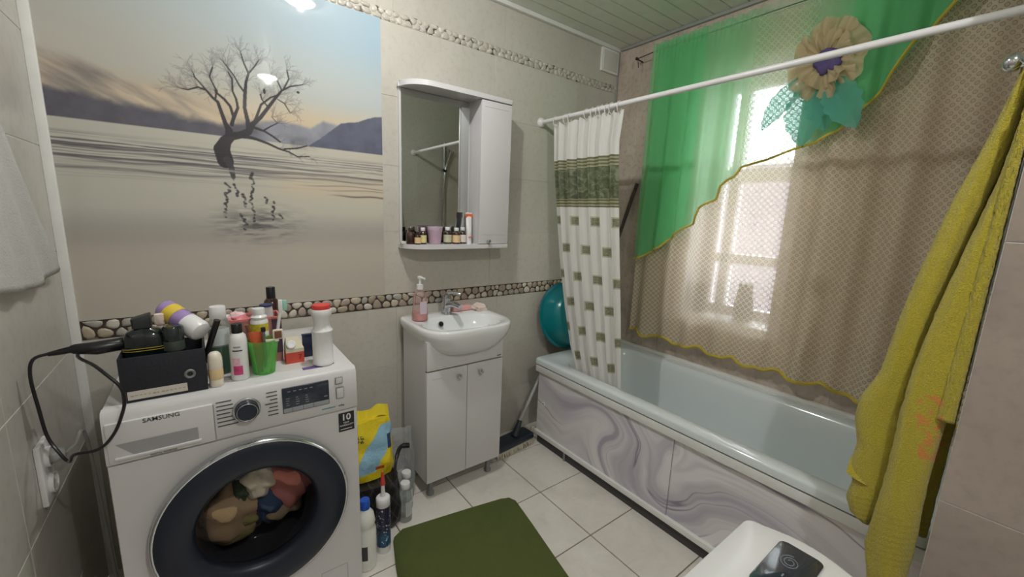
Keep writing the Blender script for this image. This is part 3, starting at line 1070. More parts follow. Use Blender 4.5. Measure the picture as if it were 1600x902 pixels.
sq = du.max(dh)
insq = sq.lt(0.0265) * H.lt(1.37)
core = sq.lt(0.0195)
n2 = noise(nt, coord(nt, 'UV'), 140, 3)
sqc = mixc(nt, core, rgb(196, 196, 176), ramp(nt, n2, [(0.35, rgb(120, 122, 98)), (0.65, rgb(160, 158, 134))]))
cc = mixc(nt, insq, rgb(232, 230, 228), sqc)
cc = mixc(nt, inband, cc, band)
nt.links.new(cc, b.inputs['Base Color'])
b.inputs['Roughness'].default_value = 0.45
tr = nt.nodes.new('ShaderNodeBsdfTranslucent')
nt.links.new(cc, tr.inputs[0])
mx = nt.nodes.new('ShaderNodeMixShader')
mx.inputs[0].default_value = 0.3
nt.links.new(b.outputs[0], mx.inputs[1])
nt.links.new(tr.outputs[0], mx.inputs[2])
nt.links.new(mx.outputs[0], nt.nodes['Material Output'].inputs[0])
M_SHOWER = m
NU, NV = 150, 110
bmc = BM()
uvl = bmc.loops.layers.uv.new('UVMap')
vs = []
for j in range(NV + 1):
    z = 1.853 + (0.47 - 1.853) * j / NV
    row_ = []
    yl, yr = interp(z, CL), interp(z, CR)
    for i in range(NU + 1):
        u = i / NU
        dn = j / NV
        y = yl + (yr - yl) * u
        ph = u * 6.2 * 2 * math.pi + 0.7 * math.sin(3 * u + 1.2 * dn)
        amp = 0.011 + 0.007 * dn + 0.005 * math.sin(7 * u)
        x = -0.628 + amp * math.sin(ph) + 0.003 * math.sin(2.7 * ph + 2 * dn)
        x += 0.055 * max(0, dn - 0.2)          # hangs inwards, into the tub
        y += 0.008 * math.cos(ph) * (0.5 + dn)
        zz = z + (0.007 * math.cos(u * 9 * 2 * math.pi) - 0.004) * max(0, 1 - dn * 8)
        v = bmc.verts.new((x, y, zz))
        row_.append((v, (u * 0.5, z)))
    vs.append(row_)
for j in range(NV):
    for i in range(NU):
        q = (vs[j][i], vs[j][i + 1], vs[j + 1][i + 1], vs[j + 1][i])
        f = bmc.faces.new([a for a, _ in q])
        for l, (_, t) in zip(f.loops, q):
            l[uvl].uv = t
o = obj('shower_curtain', bmc, M_SHOWER, at=(-0.628, -0.35, 1.85), sharp=180)
tag(o, 'white shower curtain with olive floral band and small square motifs', 'shower curtain')
e = BM()
tube(e, smooth_pts([(-0.6314 + 0.017 * math.cos(a), 0, 0.0 + 0.026 * math.sin(a) - 0.010) for a in np.linspace(0, 2 * math.pi, 9)[:-1]], 1), 0.0022, 6, True)
ring0 = obj('curtain_ring', e, M_WPLASTIC, at=None)
ring0.location = (0, 0, 0)
RINGY = [-0.125, -0.205, -0.235, -0.355, -0.395, -0.43, -0.455, -0.485, -0.515, -0.56]
for k, y in enumerate(RINGY):
    r_ = ring0 if k == 0 else ring0.copy()
    if k:
        COL.objects.link(r_)
    r_.location = (0, y, 1.8765)
    r_.rotation_euler = (0, 0, random.uniform(-0.35, 0.35))
    # turn about the rail, not about the room origin
    c_, s_ = math.cos(r_.rotation_euler.z), math.sin(r_.rotation_euler.z)
    r_.location.x = -0.6314 + 0.6314 * c_
    r_.location.y = y + 0.6314 * s_
    tag(r_, 'white plastic ring hanging the shower curtain from the rail', 'curtain ring', 'rings on the shower rail')

# ------------------------------------------------------------------ curtains at the window
def lace_material():
    m, nt, b = newmat('cream_lace_net')
    p = xyz(nt, coord(nt, 'UV'))
    a = (p[0] + p[1]) * (1 / 0.029)
    c = (p[0] - p[1]) * (1 / 0.029)
    fa, fc = (a.frac() - 0.5).abs(), (c.frac() - 0.5).abs()
    ringd = (fa * fa + fc * fc).sqrt()
    net = ringd.gt(0.36)
    dot = ringd.lt(0.20) * ringd.gt(0.08)
    cover = net.max(dot)
    alpha = cover * 0.56 + 0.34
    b.inputs['Base Color'].default_value = rgb(238, 226, 202)
    b.inputs['Roughness'].default_value = 0.9
    t = nt.nodes.new('ShaderNodeBsdfTranslucent')
    t.inputs[0].default_value = rgb(236, 222, 200)
    k = nt.nodes.new('ShaderNodeMixShader')
    k.inputs[0].default_value = 0.45
    nt.links.new(b.outputs[0], k.inputs[1])
    nt.links.new(t.outputs[0], k.inputs[2])
    tp = nt.nodes.new('ShaderNodeBsdfTransparent')
    mx = nt.nodes.new('ShaderNodeMixShader')
    nt.links.new(alpha.s, mx.inputs[0])
    nt.links.new(tp.outputs[0], mx.inputs[1])
    nt.links.new(k.outputs[0], mx.inputs[2])
    nt.links.new(mx.outputs[0], nt.nodes['Material Output'].inputs[0])
    return m


def sheer(name, c, alpha, ct=None):
    m, nt, b = newmat(name)
    p = position(nt)
    col = rgb(*c)
    cc = mixc(nt, noise(nt, p, 30), tuple(x * 0.85 for x in col[:3]) + (1,), col)
    nt.links.new(cc, b.inputs['Base Color'])
    b.inputs['Roughness'].default_value = 0.7
    t = nt.nodes.new('ShaderNodeBsdfTranslucent')
    if ct:
        t.inputs[0].default_value = rgb(*ct)
    else:
        nt.links.new(cc, t.inputs[0])
    k = nt.nodes.new('ShaderNodeMixShader')
    k.inputs[0].default_value = 0.5
    nt.links.new(b.outputs[0], k.inputs[1])
    nt.links.new(t.outputs[0], k.inputs[2])
    tp = nt.nodes.new('ShaderNodeBsdfTransparent')
    mx = nt.nodes.new('ShaderNodeMixShader')
    mx.inputs[0].default_value = alpha
    nt.links.new(tp.outputs[0], mx.inputs[1])
    nt.links.new(k.outputs[0], mx.inputs[2])
    nt.links.new(mx.outputs[0], nt.nodes['Material Output'].inputs[0])
    return m


M_LACE = lace_material()
M_GREEN = sheer('green_sheer_fabric', (124, 224, 156), 0.58, (140, 232, 178))
_nt = M_GREEN.node_tree
_y = xyz(_nt, position(_nt))[1]
_mid = ((_y + 1.02).abs() * -5.0 + 1.15).max(0.0).min(1.0)      # fuller gathers at both ends, one thin layer in the middle
for _n in _nt.nodes:
    if _n.type == 'MIX_SHADER' and any(l.to_node.type == 'OUTPUT_MATERIAL' for l in _n.outputs[0].links):
        _nt.links.new((_mid * -0.40 + 0.64).s, _n.inputs[0])
M_GOLD = fabric('yellow_binding', (216, 194, 78), 0.2)
ZTOP = 2.305


def cloth(name, y0, y1, zb, xf_, ztop, nu, nv, m, parent=None, at=None, uvscale=1.0):
    bm = BM()
    lay = bm.loops.layers.uv.new('UVMap')
    V_ = []
    acc = 0.0
    prev = None
    us = []
    for i in range(nu + 1):
        u = i / nu
        pt = (xf_(u, 0.6), y0 + (y1 - y0) * u)
        if prev:
            acc += math.hypot(pt[0] - prev[0], pt[1] - prev[1])
        prev = pt
        us.append(acc * uvscale)
    for j in range(nv + 1):
        R = []
        for i in range(nu + 1):
            u, v = i / nu, j / nv
            y = y0 + (y1 - y0) * u
            b_ = zb(y, u)
            z = ztop(u) + (b_ - ztop(u)) * v
            R.append((bm.verts.new((xf_(u, v), y, z)), (us[i], z)))
        V_.append(R)
    for j in range(nv):
        for i in range(nu):
            q = (V_[j][i], V_[j][i + 1], V_[j + 1][i + 1], V_[j + 1][i])
            f = bm.faces.new([a for a, _ in q])
            for l, (_, t) in zip(f.loops, q):
                l[lay].uv = t
    edge = [V_[nv][i][0].co.copy() for i in range(nu + 1)]
    return obj(name, bm, m, parent, at=at, sharp=180), edge


# cream lace
LY0, LY1 = -0.315, PY + 0.01
lace = thing('lace_curtain', 'cream net curtain with ring pattern hanging over the window to the bath', 'curtain', (-0.07, -1.05, ZTOP))


def lace_x(u, v):
    y = LY0 + (LY1 - LY0) * u
    f1 = math.sin(y * 46 + 1.3 * math.sin(5 * y)) * (0.013 + 0.007 * v)
    flat = 1 - 0.75 * math.exp(-((y + 1.0) / 0.16) ** 2)
    return -0.066 + f1 * flat + 0.008 * math.sin(y * 23 + 2) * v


lace_b = lambda y, u: 0.652 + 0.012 * math.sin(y * 31) + 0.006 * math.sin(y * 64 + 1) - 0.01 * u
_, ed = cloth('net', LY0, LY1, lace_b, lace_x, lambda u: ZTOP, 330, 60, M_LACE, lace)
e = BM()
tube(e, [p + Vector((-0.004, 0, 0)) for p in ed], 0.0075, 6)
obj('binding', e, M_GOLD, lace)

# green valance: long tail at the wall end, rising in steps to the middle, swag beyond the flower
gv = thing('green_valance', 'sheer green swagged valance with yellow edge above the lace curtain', 'valance', (-0.105, -1.0, ZTOP))
GB = [(-0.335, 1.115), (-0.40, 1.13), (-0.45, 1.165), (-0.52, 1.20), (-0.56, 1.245), (-0.645, 1.31), (-0.70, 1.345), (-0.735, 1.425), (-0.80, 1.47), (-0.825, 1.535), (-0.885, 1.575), (-0.91, 1.62), (-1.02, 1.645), (-1.12, 1.68),
      (-1.20, 1.70), (-1.30, 1.765), (-1.36, 1.83), (-1.41, 1.92), (-1.47, 2.035), (-1.56, 2.13), (-1.66, 2.20), (-1.80, 2.25)]
gb = lambda y, u: interp(-y, [(b_, -a) for a, b_ in GB])


def green_x(u, v):
    y = -0.335 + (PY + 0.02 + 0.335) * u
    dense = sm(-0.98, -0.80, np.array(y)) + sm(-1.20, -1.28, np.array(y))
    dense = float(dense)
    g = 0.006 * math.sin(y * 260) * max(0, 1 - v * 9)
    big = math.sin(y * 54 + 0.8) * (0.006 + 0.014 * v) + math.sin(y * 117) * 0.005 * v
    return -0.112 + g + big * dense * min(1, 0.3 + 2 * v) - 0.012 * v


_, ed = cloth('sheer', -0.335, PY + 0.02, gb, green_x, lambda u: ZTOP + 0.022 + 0.004 * math.sin(u * 160), 420, 44, M_GREEN, gv)
e = BM()
tube(e, [p + Vector((-0.003, 0, 0)) for p in ed], 0.0055, 6)
obj('binding', e, M_GOLD, gv)
# a second, denser fall of the same fabric gathered behind the first at both ends
def green2_x(u, v):
    y = -0.345 - 0.30 * u
    return -0.090 + math.sin(y * 70) * 0.008 * (0.4 + v)
cloth('gathered_fold', -0.345, -0.645, lambda y, u: gb(y, u) + 0.012, green2_x, lambda u: ZTOP + 0.02, 90, 30, M_GREEN, gv)
def green3_x(u, v):
    y = -1.25 - 0.55 * u
    return -0.095 + math.sin(y * 60) * 0.007 * (0.4 + v)
cloth('gathered_fold', -1.25, -1.80, lambda y, u: gb(y, u) + 0.014, green3_x, lambda u: ZTOP + 0.02, 90, 24, M_GREEN, gv)

# wire, nail
e = BM()
tube(e, [(-0.07, -0.20, 2.298), (-0.085, -0.33, 2.300), (-0.09, -1.0, 2.303), (-0.085, PY + 0.002, 2.302)], 0.0025, 6)
tube(e, [(0.0, -0.19, 2.298), (-0.075, -0.20, 2.298)], 0.004, 8)
tube(e, smooth_pts([(-0.07, -0.205, 2.298), (-0.075, -0.212, 2.275), (-0.072, -0.215, 2.245)], 4), 0.0022, 6)
ball(e, (-0.075, -0.2, 2.298), 0.009, 0.009, 0.009, 10, 8)
o = obj('curtain_wire', e, pm('dark_wire', (52, 48, 46), 0.5, 0.5), at=(-0.07, -1.0, 2.30))
tag(o, 'dark curtain wire on a nail near the wall corner', 'wire')

# big fabric flower on the valance
fl = thing('fabric_flower', 'large ruffled cream fabric flower with purple centre and green leaves', 'artificial flower', (-0.15, -1.215, 2.0))
M_PETAL = sheer('cream_organza', (226, 208, 168), 0.86, (220, 204, 176))
M_PURPLE = sheer('purple_organza', (128, 112, 170), 0.95)
M_LEAF = sheer('teal_leaf_fabric', (110, 196, 176), 0.82)
FC = (-0.155, -1.205, 2.015)


def petal(ang, r0, r1, wid, xoff, seed):
    bm = BM()
    rr = random.Random(seed)
    p1, p2 = rr.uniform(0, 6), rr.uniform(0, 6)

    def f(u, v):
        a = ang + (u - 0.5) * wid * (0.55 + 0.6 * v)
        r = r0 + (r1 - r0) * v * (1 - 0.18 * (2 * u - 1) ** 4 + 0.05 * math.sin(9 * u + p1))
        x = FC[0] + xoff - 0.028 * math.sin(v * 2.4) + 0.016 * v * math.sin(7 * u + p2) + 0.013 * math.sin(19 * u + p1) * v
        return (x, FC[1] + r * math.cos(a) * 0.92, FC[2] + r * math.sin(a) * 1.12)
    grid(bm, f, 14, 8)
    obj('petal', bm, M_PETAL, fl, sharp=180)


for k in range(8):
    petal(k * math.pi / 4 + 0.2, 0.025, 0.145, 1.15, 0.02, k)
for k in range(6):
    petal(k * math.pi / 3 + 0.5, 0.02, 0.10, 1.3, -0.005, 20 + k)
e = BM()
for k in range(5):
    a = k * 1.257
    ball(e, (FC[0] - 0.03, FC[1] + 0.022 * math.cos(a) - 0.015, FC[2] + 0.022 * math.sin(a) - 0.012), 0.018, 0.03, 0.028, 12, 8, lump=0.12, seed=k)
obj('centre', e, M_PURPLE, fl, sharp=180)


def leaf(base, tip, w, bend, xo):
    bm = BM()
    by, bz = base
    ty, tz = tip
    L = math.hypot(ty - by, tz - bz)
    dy, dz = (ty - by) / L, (tz - bz) / L

    def f(u, v):
        s = (u - 0.5) * 2 * w * (math.sin(math.pi * min(1, 0.12 + v * 0.88)) ** 0.8) * (1 + 0.10 * math.sin(v * 30))
        return (-0.15 + xo - 0.018 * abs(2 * u - 1) - bend * math.sin(v * 3), by + dy * L * v - dz * s, bz + dz * L * v + dy * s)
    grid(bm, f, 8, 16)
    obj('leaf', bm, M_LEAF, fl, sharp=180)


leaf((-1.13, 1.955), (-1.0, 1.772), 0.045, 0.02, 0.0)
leaf((-1.155, 1.93), (-1.165, 1.685), 0.075, 0.012, 0.012)
leaf((-1.24, 1.93), (-1.345, 1.735), 0.062, 0.015, 0.006)
leaf((-1.20, 1.95), (-1.235, 1.74), 0.06, 0.01, 0.018)

# small white hook on the tiles beside the valance, pole in the corner
e = BM()
bx(e, -0.016, 0.0, -0.335, -0.295, 1.945, 1.975, 0.005)
tube(e, smooth_pts([(-0.016, -0.315, 1.955), (-0.03, -0.315, 1.945), (-0.032, -0.315, 1.96)], 4), 0.004, 8)
tag(obj('wall_hook', e, M_WPLASTIC, at=(0, -0.315, 1.96)), 'small white adhesive hook on the tiles under the curtain wire', 'hook')
e = BM()
tube(e, [(-0.022, -0.245, 1.575), (-0.04, -0.03, 0.86), (-0.04, -0.022, 0.545)], 0.011, 10)
tag(obj('pole', e, pm('dark_wood_pole', (62, 54, 48), 0.5), at=(-0.04, -0.022, 0.545)), 'thin dark pole leaning in the corner behind the shower curtain', 'pole')

# teal basin propped on the bath end
e = BM()
TB = Matrix.Translation((-0.405, -0.115, 0.738)) @ Matrix.Rotation(math.radians(76), 4, 'X')
lathe(e, [(0.205, -0.055), (0.212, -0.055), (0.212, -0.046), (0.196, -0.044), (0.18, 0.02), (0.155, 0.065), (0.145, 0.072), (0.10, 0.072), (0.001, 0.072)], n=56, cap0=False, M=TB)
lathe(e, [(0.205, -0.055), (0.19, -0.045), (0.172, 0.02), (0.148, 0.06), (0.001, 0.064)], n=56, cap0=False, M=TB)
tag(obj('wash_basin', e, M_TEAL, at=(-0.415, -0.1, 0.53)), 'teal plastic wash bowl propped on the bath end behind the shower curtain', 'bowl')

# shower fittings on the foot wall (seen in the mirror)
sh = thing('shower_set', 'chrome hand shower with hose on the wall at the bath foot', 'shower', (-0.33, PY, 1.2))
e = BM()
tube(e, [(-0.33, PY + 0.022, 1.18), (-0.33, PY + 0.022, 2.0)], 0.009, 10)
for z in (1.2, 1.98):
    tube(e, [(-0.33, PY, z), (-0.33, PY + 0.024, z)], 0.011, 10)
obj('slide_bar', e, M_CHROME, sh)
e = BM()
tube(e, [(-0.33, PY + 0.03, 1.74), (-0.33, PY + 0.04, 1.75)], 0.02, 14)
obj('holder', e, pm('dark_chrome', (70, 72, 76), 0.25, 0.9), sh)
e = BM()
tube(e, smooth_pts([(-0.33, PY + 0.034, 1.70), (-0.31, PY + 0.034, 1.80), (-0.26, PY + 0.034, 1.93)], 5), [0.010] * 8 + [0.014] * 2 + [0.03], 12)
obj('hand_shower', e, M_CHROME, sh)
e = BM()
tube(e, smooth_pts([(-0.33, PY + 0.034, 1.70), (-0.345, PY + 0.034, 1.5), (-0.36, PY + 0.034, 1.25), (-0.33, PY + 0.034, 0.95), (-0.24, PY + 0.03, 0.90)], 6), 0.007, 8)
obj('hose', e, M_CHROME, sh)
e = BM()
tube(e, [(-0.34, PY + 0.06, 0.88), (-0.14, PY + 0.06, 0.88)], 0.022, 14)
tube(e, smooth_pts([(-0.24, PY + 0.06, 0.87), (-0.24, PY + 0.10, 0.85), (-0.24, PY + 0.2, 0.85), (-0.24, PY + 0.24, 0.83)], 4), 0.011, 10)
obj('mixer', e, M_CHROME, sh)

# ------------------------------------------------------------------ mirror cabinet
mc = thing('mirror_cabinet', 'white mirror cabinet with rounded top board above the basin', 'cabinet', (-1.205, 0, 1.18))


def board(z0, z1):
    P = [(-0.928, 0.0), (-1.488, 0.0), (-1.488, -0.022)]
    for k in range(13):
        t = math.pi - (math.pi / 2) * k / 12 + 0.0
        P.append((-1.36 + 0.124 * math.cos(t) * 1.0, -0.022 - 0.112 * math.sin(t)))
    P += [(-1.20, -0.137), (-0.94, -0.137), (-0.928, -0.125)]
    return prism(BM(), P, z0, z1, 0.004)


obj('top_board', board(1.893, 1.915), M_WHITE, mc)
obj('shelf', board(1.176, 1.197), M_WHITE, mc)
obj('back_board', bx(BM(), -1.482, -0.94, -0.014, 0.0, 1.197, 1.893), M_WHITE, mc)
obj('mirror', bx(BM(), -1.474, -1.118, -0.019, -0.0142, 1.199, 1.891, 0.001, 1), M_MIRROR, mc)
cb = BM()
bx(cb, -1.112, -1.098, -0.112, -0.014, 1.197, 1.893)
bx(cb, -0.950, -0.936, -0.112, -0.014, 1.197, 1.893)
obj('cupboard', cb, M_WHITE, mc)
d_ = obj('door', bx(BM(), -1.113, -0.935, -0.131, -0.113, 1.199, 1.890, 0.003), M_WHITE, mc)
M_GROOVE = pm('groove_shade', (190, 188, 190), 0.5)
for z in (1.245, 1.86):
    obj('groove', bx(BM(), -1.098, -0.955, -0.1316, -0.1305, z - 0.0012, z + 0.0012), M_GROOVE, d_)


def knob_mesh(x, y, z, r=0.011):
    e = BM()
    lathe(e, [(0.006, 0), (0.005, 0.008), (r, 0.012), (r * 1.05, 0.018), (r * 0.8, 0.023), (0.001, 0.025)], n=18, M=Matrix.Translation((x, y, z)) @ Matrix.Rotation(math.pi / 2, 4, 'X'))
    return e


obj('knob', knob_mesh(-1.062, -0.131, 1.212, 0.010), M_CHROME, d_)

# things on the shelf
SZ = 1.197


def med_bottle(x, y, r, h, cap, lab, label, lz=(0.25, 0.62), group=None):
    t = thing('medicine_bottle', label, 'bottle', (x, y, SZ), group)
    e = BM()
    lathe(e, [(r * 0.92, 0), (r, 0.003), (r, h * 0.62), (r * 0.8, h * 0.72), (r * 0.5, h * 0.78), (r * 0.48, h * 0.82)], x, y, SZ, 22)
    obj('glass', e, M_AMBER, t)
    e = BM()
    lathe(e, [(r * 0.58, h * 0.80), (r * 0.6, h * 0.81), (r * 0.6, h * 0.98), (r * 0.55, h), (0.001, h)], x, y, SZ, 22)
    obj('cap', e, cap, t)
    if lab is not None:
        e = BM()
        lathe(e, [(r + 0.0004, h * 0.1), (r + 0.0006, h * 0.1), (r + 0.0006, h * 0.55), (r + 0.0004, h * 0.55)], x, y, SZ, 22, False, False)
        obj('label', e, lab, t)
    return t


M_LABELY = pm('yellow_label', (218, 208, 150), 0.6)
M_LABELP = pm('peach_label', (226, 196, 150), 0.6)
M_LABELG = pm('sage_label', (196, 196, 168), 0.6)
med_bottle(-1.452, -0.066, 0.021, 0.076, M_AMBER, None, 'stout unlabelled dark brown bottle at the rounded end of the shelf')
med_bottle(-1.428, -0.092, 0.0145, 0.060, M_AMBER, M_LABELP, 'smallest brown bottle with dark cap and tan label on the shelf')
med_bottle(-1.396, -0.078, 0.0175, 0.078, M_WPLASTIC, M_LABELY, 'brown bottle with white cap and pale yellow label beside pink cup')
med_bottle(-1.262, -0.072, 0.021, 0.082, M_WPLASTIC, M_LABELG, 'brown bottle with white cap and sage label beside pink cup')
med_bottle(-1.221, -0.088, 0.020, 0.080, M_WPLASTIC, M_LABELP, 'brown bottle with white cap and peach printed label on the shelf')
med_bottle(-1.178, -0.074, 0.019, 0.082, M_WPLASTIC, M_LABELW, 'brown bottle half hidden behind the white and orange tube')
c_ = thing('candle_cup', 'clear plastic cup of pink wax on the mirror shelf', 'cup', (-1.332, -0.075, SZ))
e = BM()
lathe(e, [(0.028, 0), (0.0285, 0.002), (0.037, 0.076), (0.0385, 0.083), (0.0372, 0.083), (0.0355, 0.074), (0.027, 0.003)], -1.332, -0.075, SZ, 30, True, True)
obj('cup', e, M_PINKCUP, c_)
e = BM()
lathe(e, [(0.0262, 0.0035), (0.033, 0.058), (0.001, 0.060)], -1.332, -0.075, SZ, 30)
obj('pink_wax', e, pm('pink_wax', (236, 172, 214), 0.5), c_)
e = BM()
for k in range(9):
    a = k * 0.7
    ball(e, (-1.332 + 0.024 * math.cos(a), -0.075 + 0.024 * math.sin(a), SZ + 0.066 + 0.004 * math.sin(3 * a)), 0.012, 0.012, 0.010, 8, 6, lump=0.15, seed=k)
obj('crumpled_film', e, M_PINKCUP, c_)
t = thing('cream_tube', 'white cosmetic tube with orange lettering leaning by the cupboard', 'tube', (-1.146, -0.085, SZ))
e = BM()
L = []
for k, (w, d, z) in enumerate([(0.013, 0.013, 0), (0.0135, 0.0135, 0.004), (0.0135, 0.0135, 0.028), (0.0145, 0.0145, 0.030), (0.0155, 0.013, 0.07), (0.017, 0.007, 0.12), (0.0185, 0.002, 0.148), (0.0185, 0.0015, 0.156)]):
    L.append([(-1.146 + w * math.cos(a) + 0.008 * z / 0.15, -0.085 + d * math.sin(a) + 0.02 * z / 0.15, SZ + z) for a in np.linspace(0, 2 * math.pi, 21)[:-1]])
loft(e, L)
obj('tube_body', e, M_WPLASTIC, t)
e = BM()
bx(e, -1.157, -1.119, -0.0705, -0.0672, SZ + 0.128, SZ + 0.150)
obj('printed_band', e, M_INKO, t)

e = BM()
for k in range(4):
    bx(e, -1.156 + k * 0.006, -1.152 + k * 0.006, -0.1005, -0.0985, SZ + 0.031, SZ + 0.037)
obj('print', e, M_INKO, t)
e = BM()
bx(e, -1.489, -1.462, -0.052, -0.030, SZ, SZ + 0.011, 0.002)
tag(obj('blister_card', e, M_LABELW, at=(-1.475, -0.04, SZ)), 'small white card lying at the rounded shelf end', 'card')

# ------------------------------------------------------------------ vanity unit, basin, tap
van = thing('vanity_unit', 'white vanity cupboard with two doors under the basin', 'cabinet', (-1.275, -0.16, 0))
VX0, VX1, VY = -1.483, -1.070, -0.292
e = BM()
bx(e, VX0, VX0 + 0.016, VY, -0.045, 0.092, 0.79)
bx(e, VX1 - 0.016, VX1, VY, -0.045, 0.092, 0.79)
bx(e, VX0 + 0.016, VX1 - 0.016, VY, -0.045, 0.092, 0.108)
bx(e, VX0 + 0.016, VX1 - 0.016, -0.06, -0.045, 0.108, 0.79)
obj('carcass', e, M_WHITE, van, flat=True)
obj('apron', bx(BM(), VX0, VX1, VY - 0.018, VY, 0.649, 0.785, 0.002), M_WHITE, van)
XM = -1.2745
for x0, x1, kx in ((VX0, XM - 0.0015, -1.325), (XM + 0.0015, VX1, -1.206)):
    d_ = obj('door', bx(BM(), x0, x1, VY - 0.018, VY, 0.094, 0.642, 0.0025), M_WHITE, van)
    obj('knob', knob_mesh(kx, VY - 0.018, 0.602, 0.012), M_CHROME, d_)
obj('gap_strip', bx(BM(), VX0 + 0.002, VX1 - 0.002, VY - 0.004, VY, 0.642, 0.649), pm('shadow_strip', (70, 68, 66), 0.8), van)
e = BM()
bx(e, VX0 + 0.025, VX0 + 0.075, VY - 0.0188, VY - 0.0178, 0.606, 0.608)
obj('groove', e, pm('groove_grey', (196, 192, 186), 0.6), van)

e = BM()
bx(e, VX1 - 0.036, VX1 - 0.012, VY - 0.0188, VY - 0.0178, 0.657, 0.661)
obj('badge', e, M_INK, van)
for x in (VX0 + 0.04, VX1 - 0.04):
    for y in (VY + 0.03, -0.08):
        e = BM()
        lathe(e, [(0.018, 0), (0.018, 0.012), (0.012, 0.02), (0.011, 0.085), (0.02, 0.092)], x, y, 0, 18)
        obj('leg', e, M_STEEL, van)

SX0, SX1, SZT = -1.497, -1.018, 0.838
snk = thing('hand_basin', 'white ceramic basin with bowed front on the vanity unit', 'basin', (-1.258, -0.18, 0.70))
SCX = (SX0 + SX1) / 2
NS = 72


def basin_outline(s, zs=1.0):
    out = []
    hw = (SX1 - SX0) / 2
    for k in range(NS):
        t = 2 * math.pi * k / NS
        c, q = math.cos(t), math.sin(t)
        # super-ellipse back half, bowed front
        if q >= 0:
            px = hw * math.copysign(abs(c) ** 0.18, c)
            py = -0.20 + 0.198 * abs(q) ** 0.18
        else:
            px = hw * math.copysign(abs(c) ** 0.45, c)
            py = -0.20 - 0.185 * abs(q) ** 0.75
        out.append((SCX + px * s, -0.20 + (py + 0.20) * s))
    return out


def ell(rx, ry, cy, cx=SCX, pw=0.85):
    return [(cx + rx * math.copysign(abs(math.cos(2 * math.pi * k / NS)) ** pw, math.cos(2 * math.pi * k / NS)), cy + ry * math.copysign(abs(math.sin(2 * math.pi * k / NS)) ** pw, math.sin(2 * math.pi * k / NS))) for k in range(NS)]


def blend(a, b, t):
    return [((1 - t) * p[0] + t * q[0], (1 - t) * p[1] + t * q[1]) for p, q in zip(a, b)]


o1 = basin_outline(1.0)
under = ell(0.13, 0.10, -0.21)
e = BM()
Z = lambda P, z: [(x, y, z) for x, y in P]
loft(e, [Z(ell(0.05, 0.04, -0.22), 0.690), Z(under, 0.696), Z(blend(under, o1, 0.35), 0.712), Z(blend(under, o1, 0.62), 0.736), Z(blend(under, o1, 0.86), 0.772), Z(blend(under, o1, 0.97), 0.800), Z(o1, 0.812), Z(o1, 0.829), Z(basin_outline(0.99), 0.836), Z(basin_outline(0.97), SZT),
         Z(ell(0.208, 0.128, -0.228), SZT - 0.002), Z(ell(0.200, 0.121, -0.228), SZT - 0.009), Z(ell(0.185, 0.108, -0.228), SZT - 0.045), Z(ell(0.15, 0.085, -0.225), SZT - 0.085), Z(ell(0.09, 0.05, -0.22), SZT - 0.108), Z(ell(0.02, 0.02, -0.215, pw=1), SZT - 0.113)])
obj('bowl', e, M_CERAMIC, snk, sharp=50)
e = BM()
lathe(e, [(0.014, 0), (0.014, 0.003), (0.010, 0.003), (0.010, 0.0)], n=20, M=Matrix.Translation((-1.325, -0.131, 0.806)) @ Matrix.Rotation(math.radians(70), 4, 'X') @ Matrix.Rotation(0, 4, 'Z'))
obj('overflow_ring', e, M_CHROME, snk)
e = BM()
lathe(e, [(0.0105, 0.0035), (0.001, 0.0036)], n=18, M=Matrix.Translation((-1.325, -0.131, 0.806)) @ Matrix.Rotation(math.radians(70), 4, 'X'))
obj('overflow_hole', e, M_BLACK, snk)
e = BM()
lathe(e, [(0.02, 0), (0.02, 0.003), (0.001, 0.004)], SCX, -0.215, SZT - 0.1135, 20)
obj('waste', e, M_CHROME, snk)

tap = thing('basin_tap', 'chrome mixer tap with lever on the basin rim', 'tap', (-1.262, -0.06, SZT))
e = BM()
lathe(e, [(0.027, 0), (0.027, 0.006), (0.023, 0.010), (0.0225, 0.075), (0.024, 0.085), (0.022, 0.10), (0.012, 0.108), (0.001, 0.110)], -1.262, -0.065, SZT, 26)
obj('tap_body', e, M_CHROME, tap)
e = BM()
tube(e, smooth_pts([(-1.262, -0.075, SZT + 0.045), (-1.25, -0.12, SZT + 0.058), (-1.24, -0.17, SZT + 0.052)], 4), [0.016] * 6 + [0.014, 0.013, 0.012], 14)
obj('spout', e, M_CHROME, tap)
e = BM()
tube(e, smooth_pts([(-1.262, -0.065, SZT + 0.10), (-1.24, -0.085, SZT + 0.112), (-1.21, -0.12, SZT + 0.104)], 4), [0.012, 0.011, 0.010, 0.009, 0.009, 0.009, 0.010, 0.010, 0.009], 10)
obj('lever', e, M_CHROME, tap)

sp = thing('soap_dispenser', 'clear pump bottle of pink liquid soap on the basin rim', 'soap dispenser', (-1.435, -0.10, SZT))
sx_, sy_ = -1.428, -0.115
e = BM()
lathe(e, [(0.036, 0), (0.038, 0.004), (0.038, 0.03), (0.033, 0.085), (0.031, 0.12), (0.024, 0.136), (0.015, 0.142), (0.013, 0.152)], sx_, sy_, SZT, 30)
obj('bottle', e, clearmat('rose_clear_plastic', (0.97, 0.90, 0.90, 1), 0.14, (228, 206, 204)), sp)
e = BM()
lathe(e, [(0.0345, 0.003), (0.0355, 0.03), (0.0345, 0.036), (0.001, 0.037)], sx_, sy_, SZT, 30)
obj('pink_liquid', e, M_PINKSOAP, sp)
e = BM()
lathe(e, [(0.016, 0.150), (0.016, 0.172), (0.006, 0.174), (0.0055, 0.198), (0.011, 0.200), (0.012, 0.210), (0.001, 0.213)], sx_, sy_, SZT, 20)
tube(e, [(sx_, sy_, SZT + 0.205), (sx_ + 0.012, sy_ - 0.03, SZT + 0.202)], 0.005, 8)
obj('pump', e, M_WPLASTIC, sp)
e = BM()
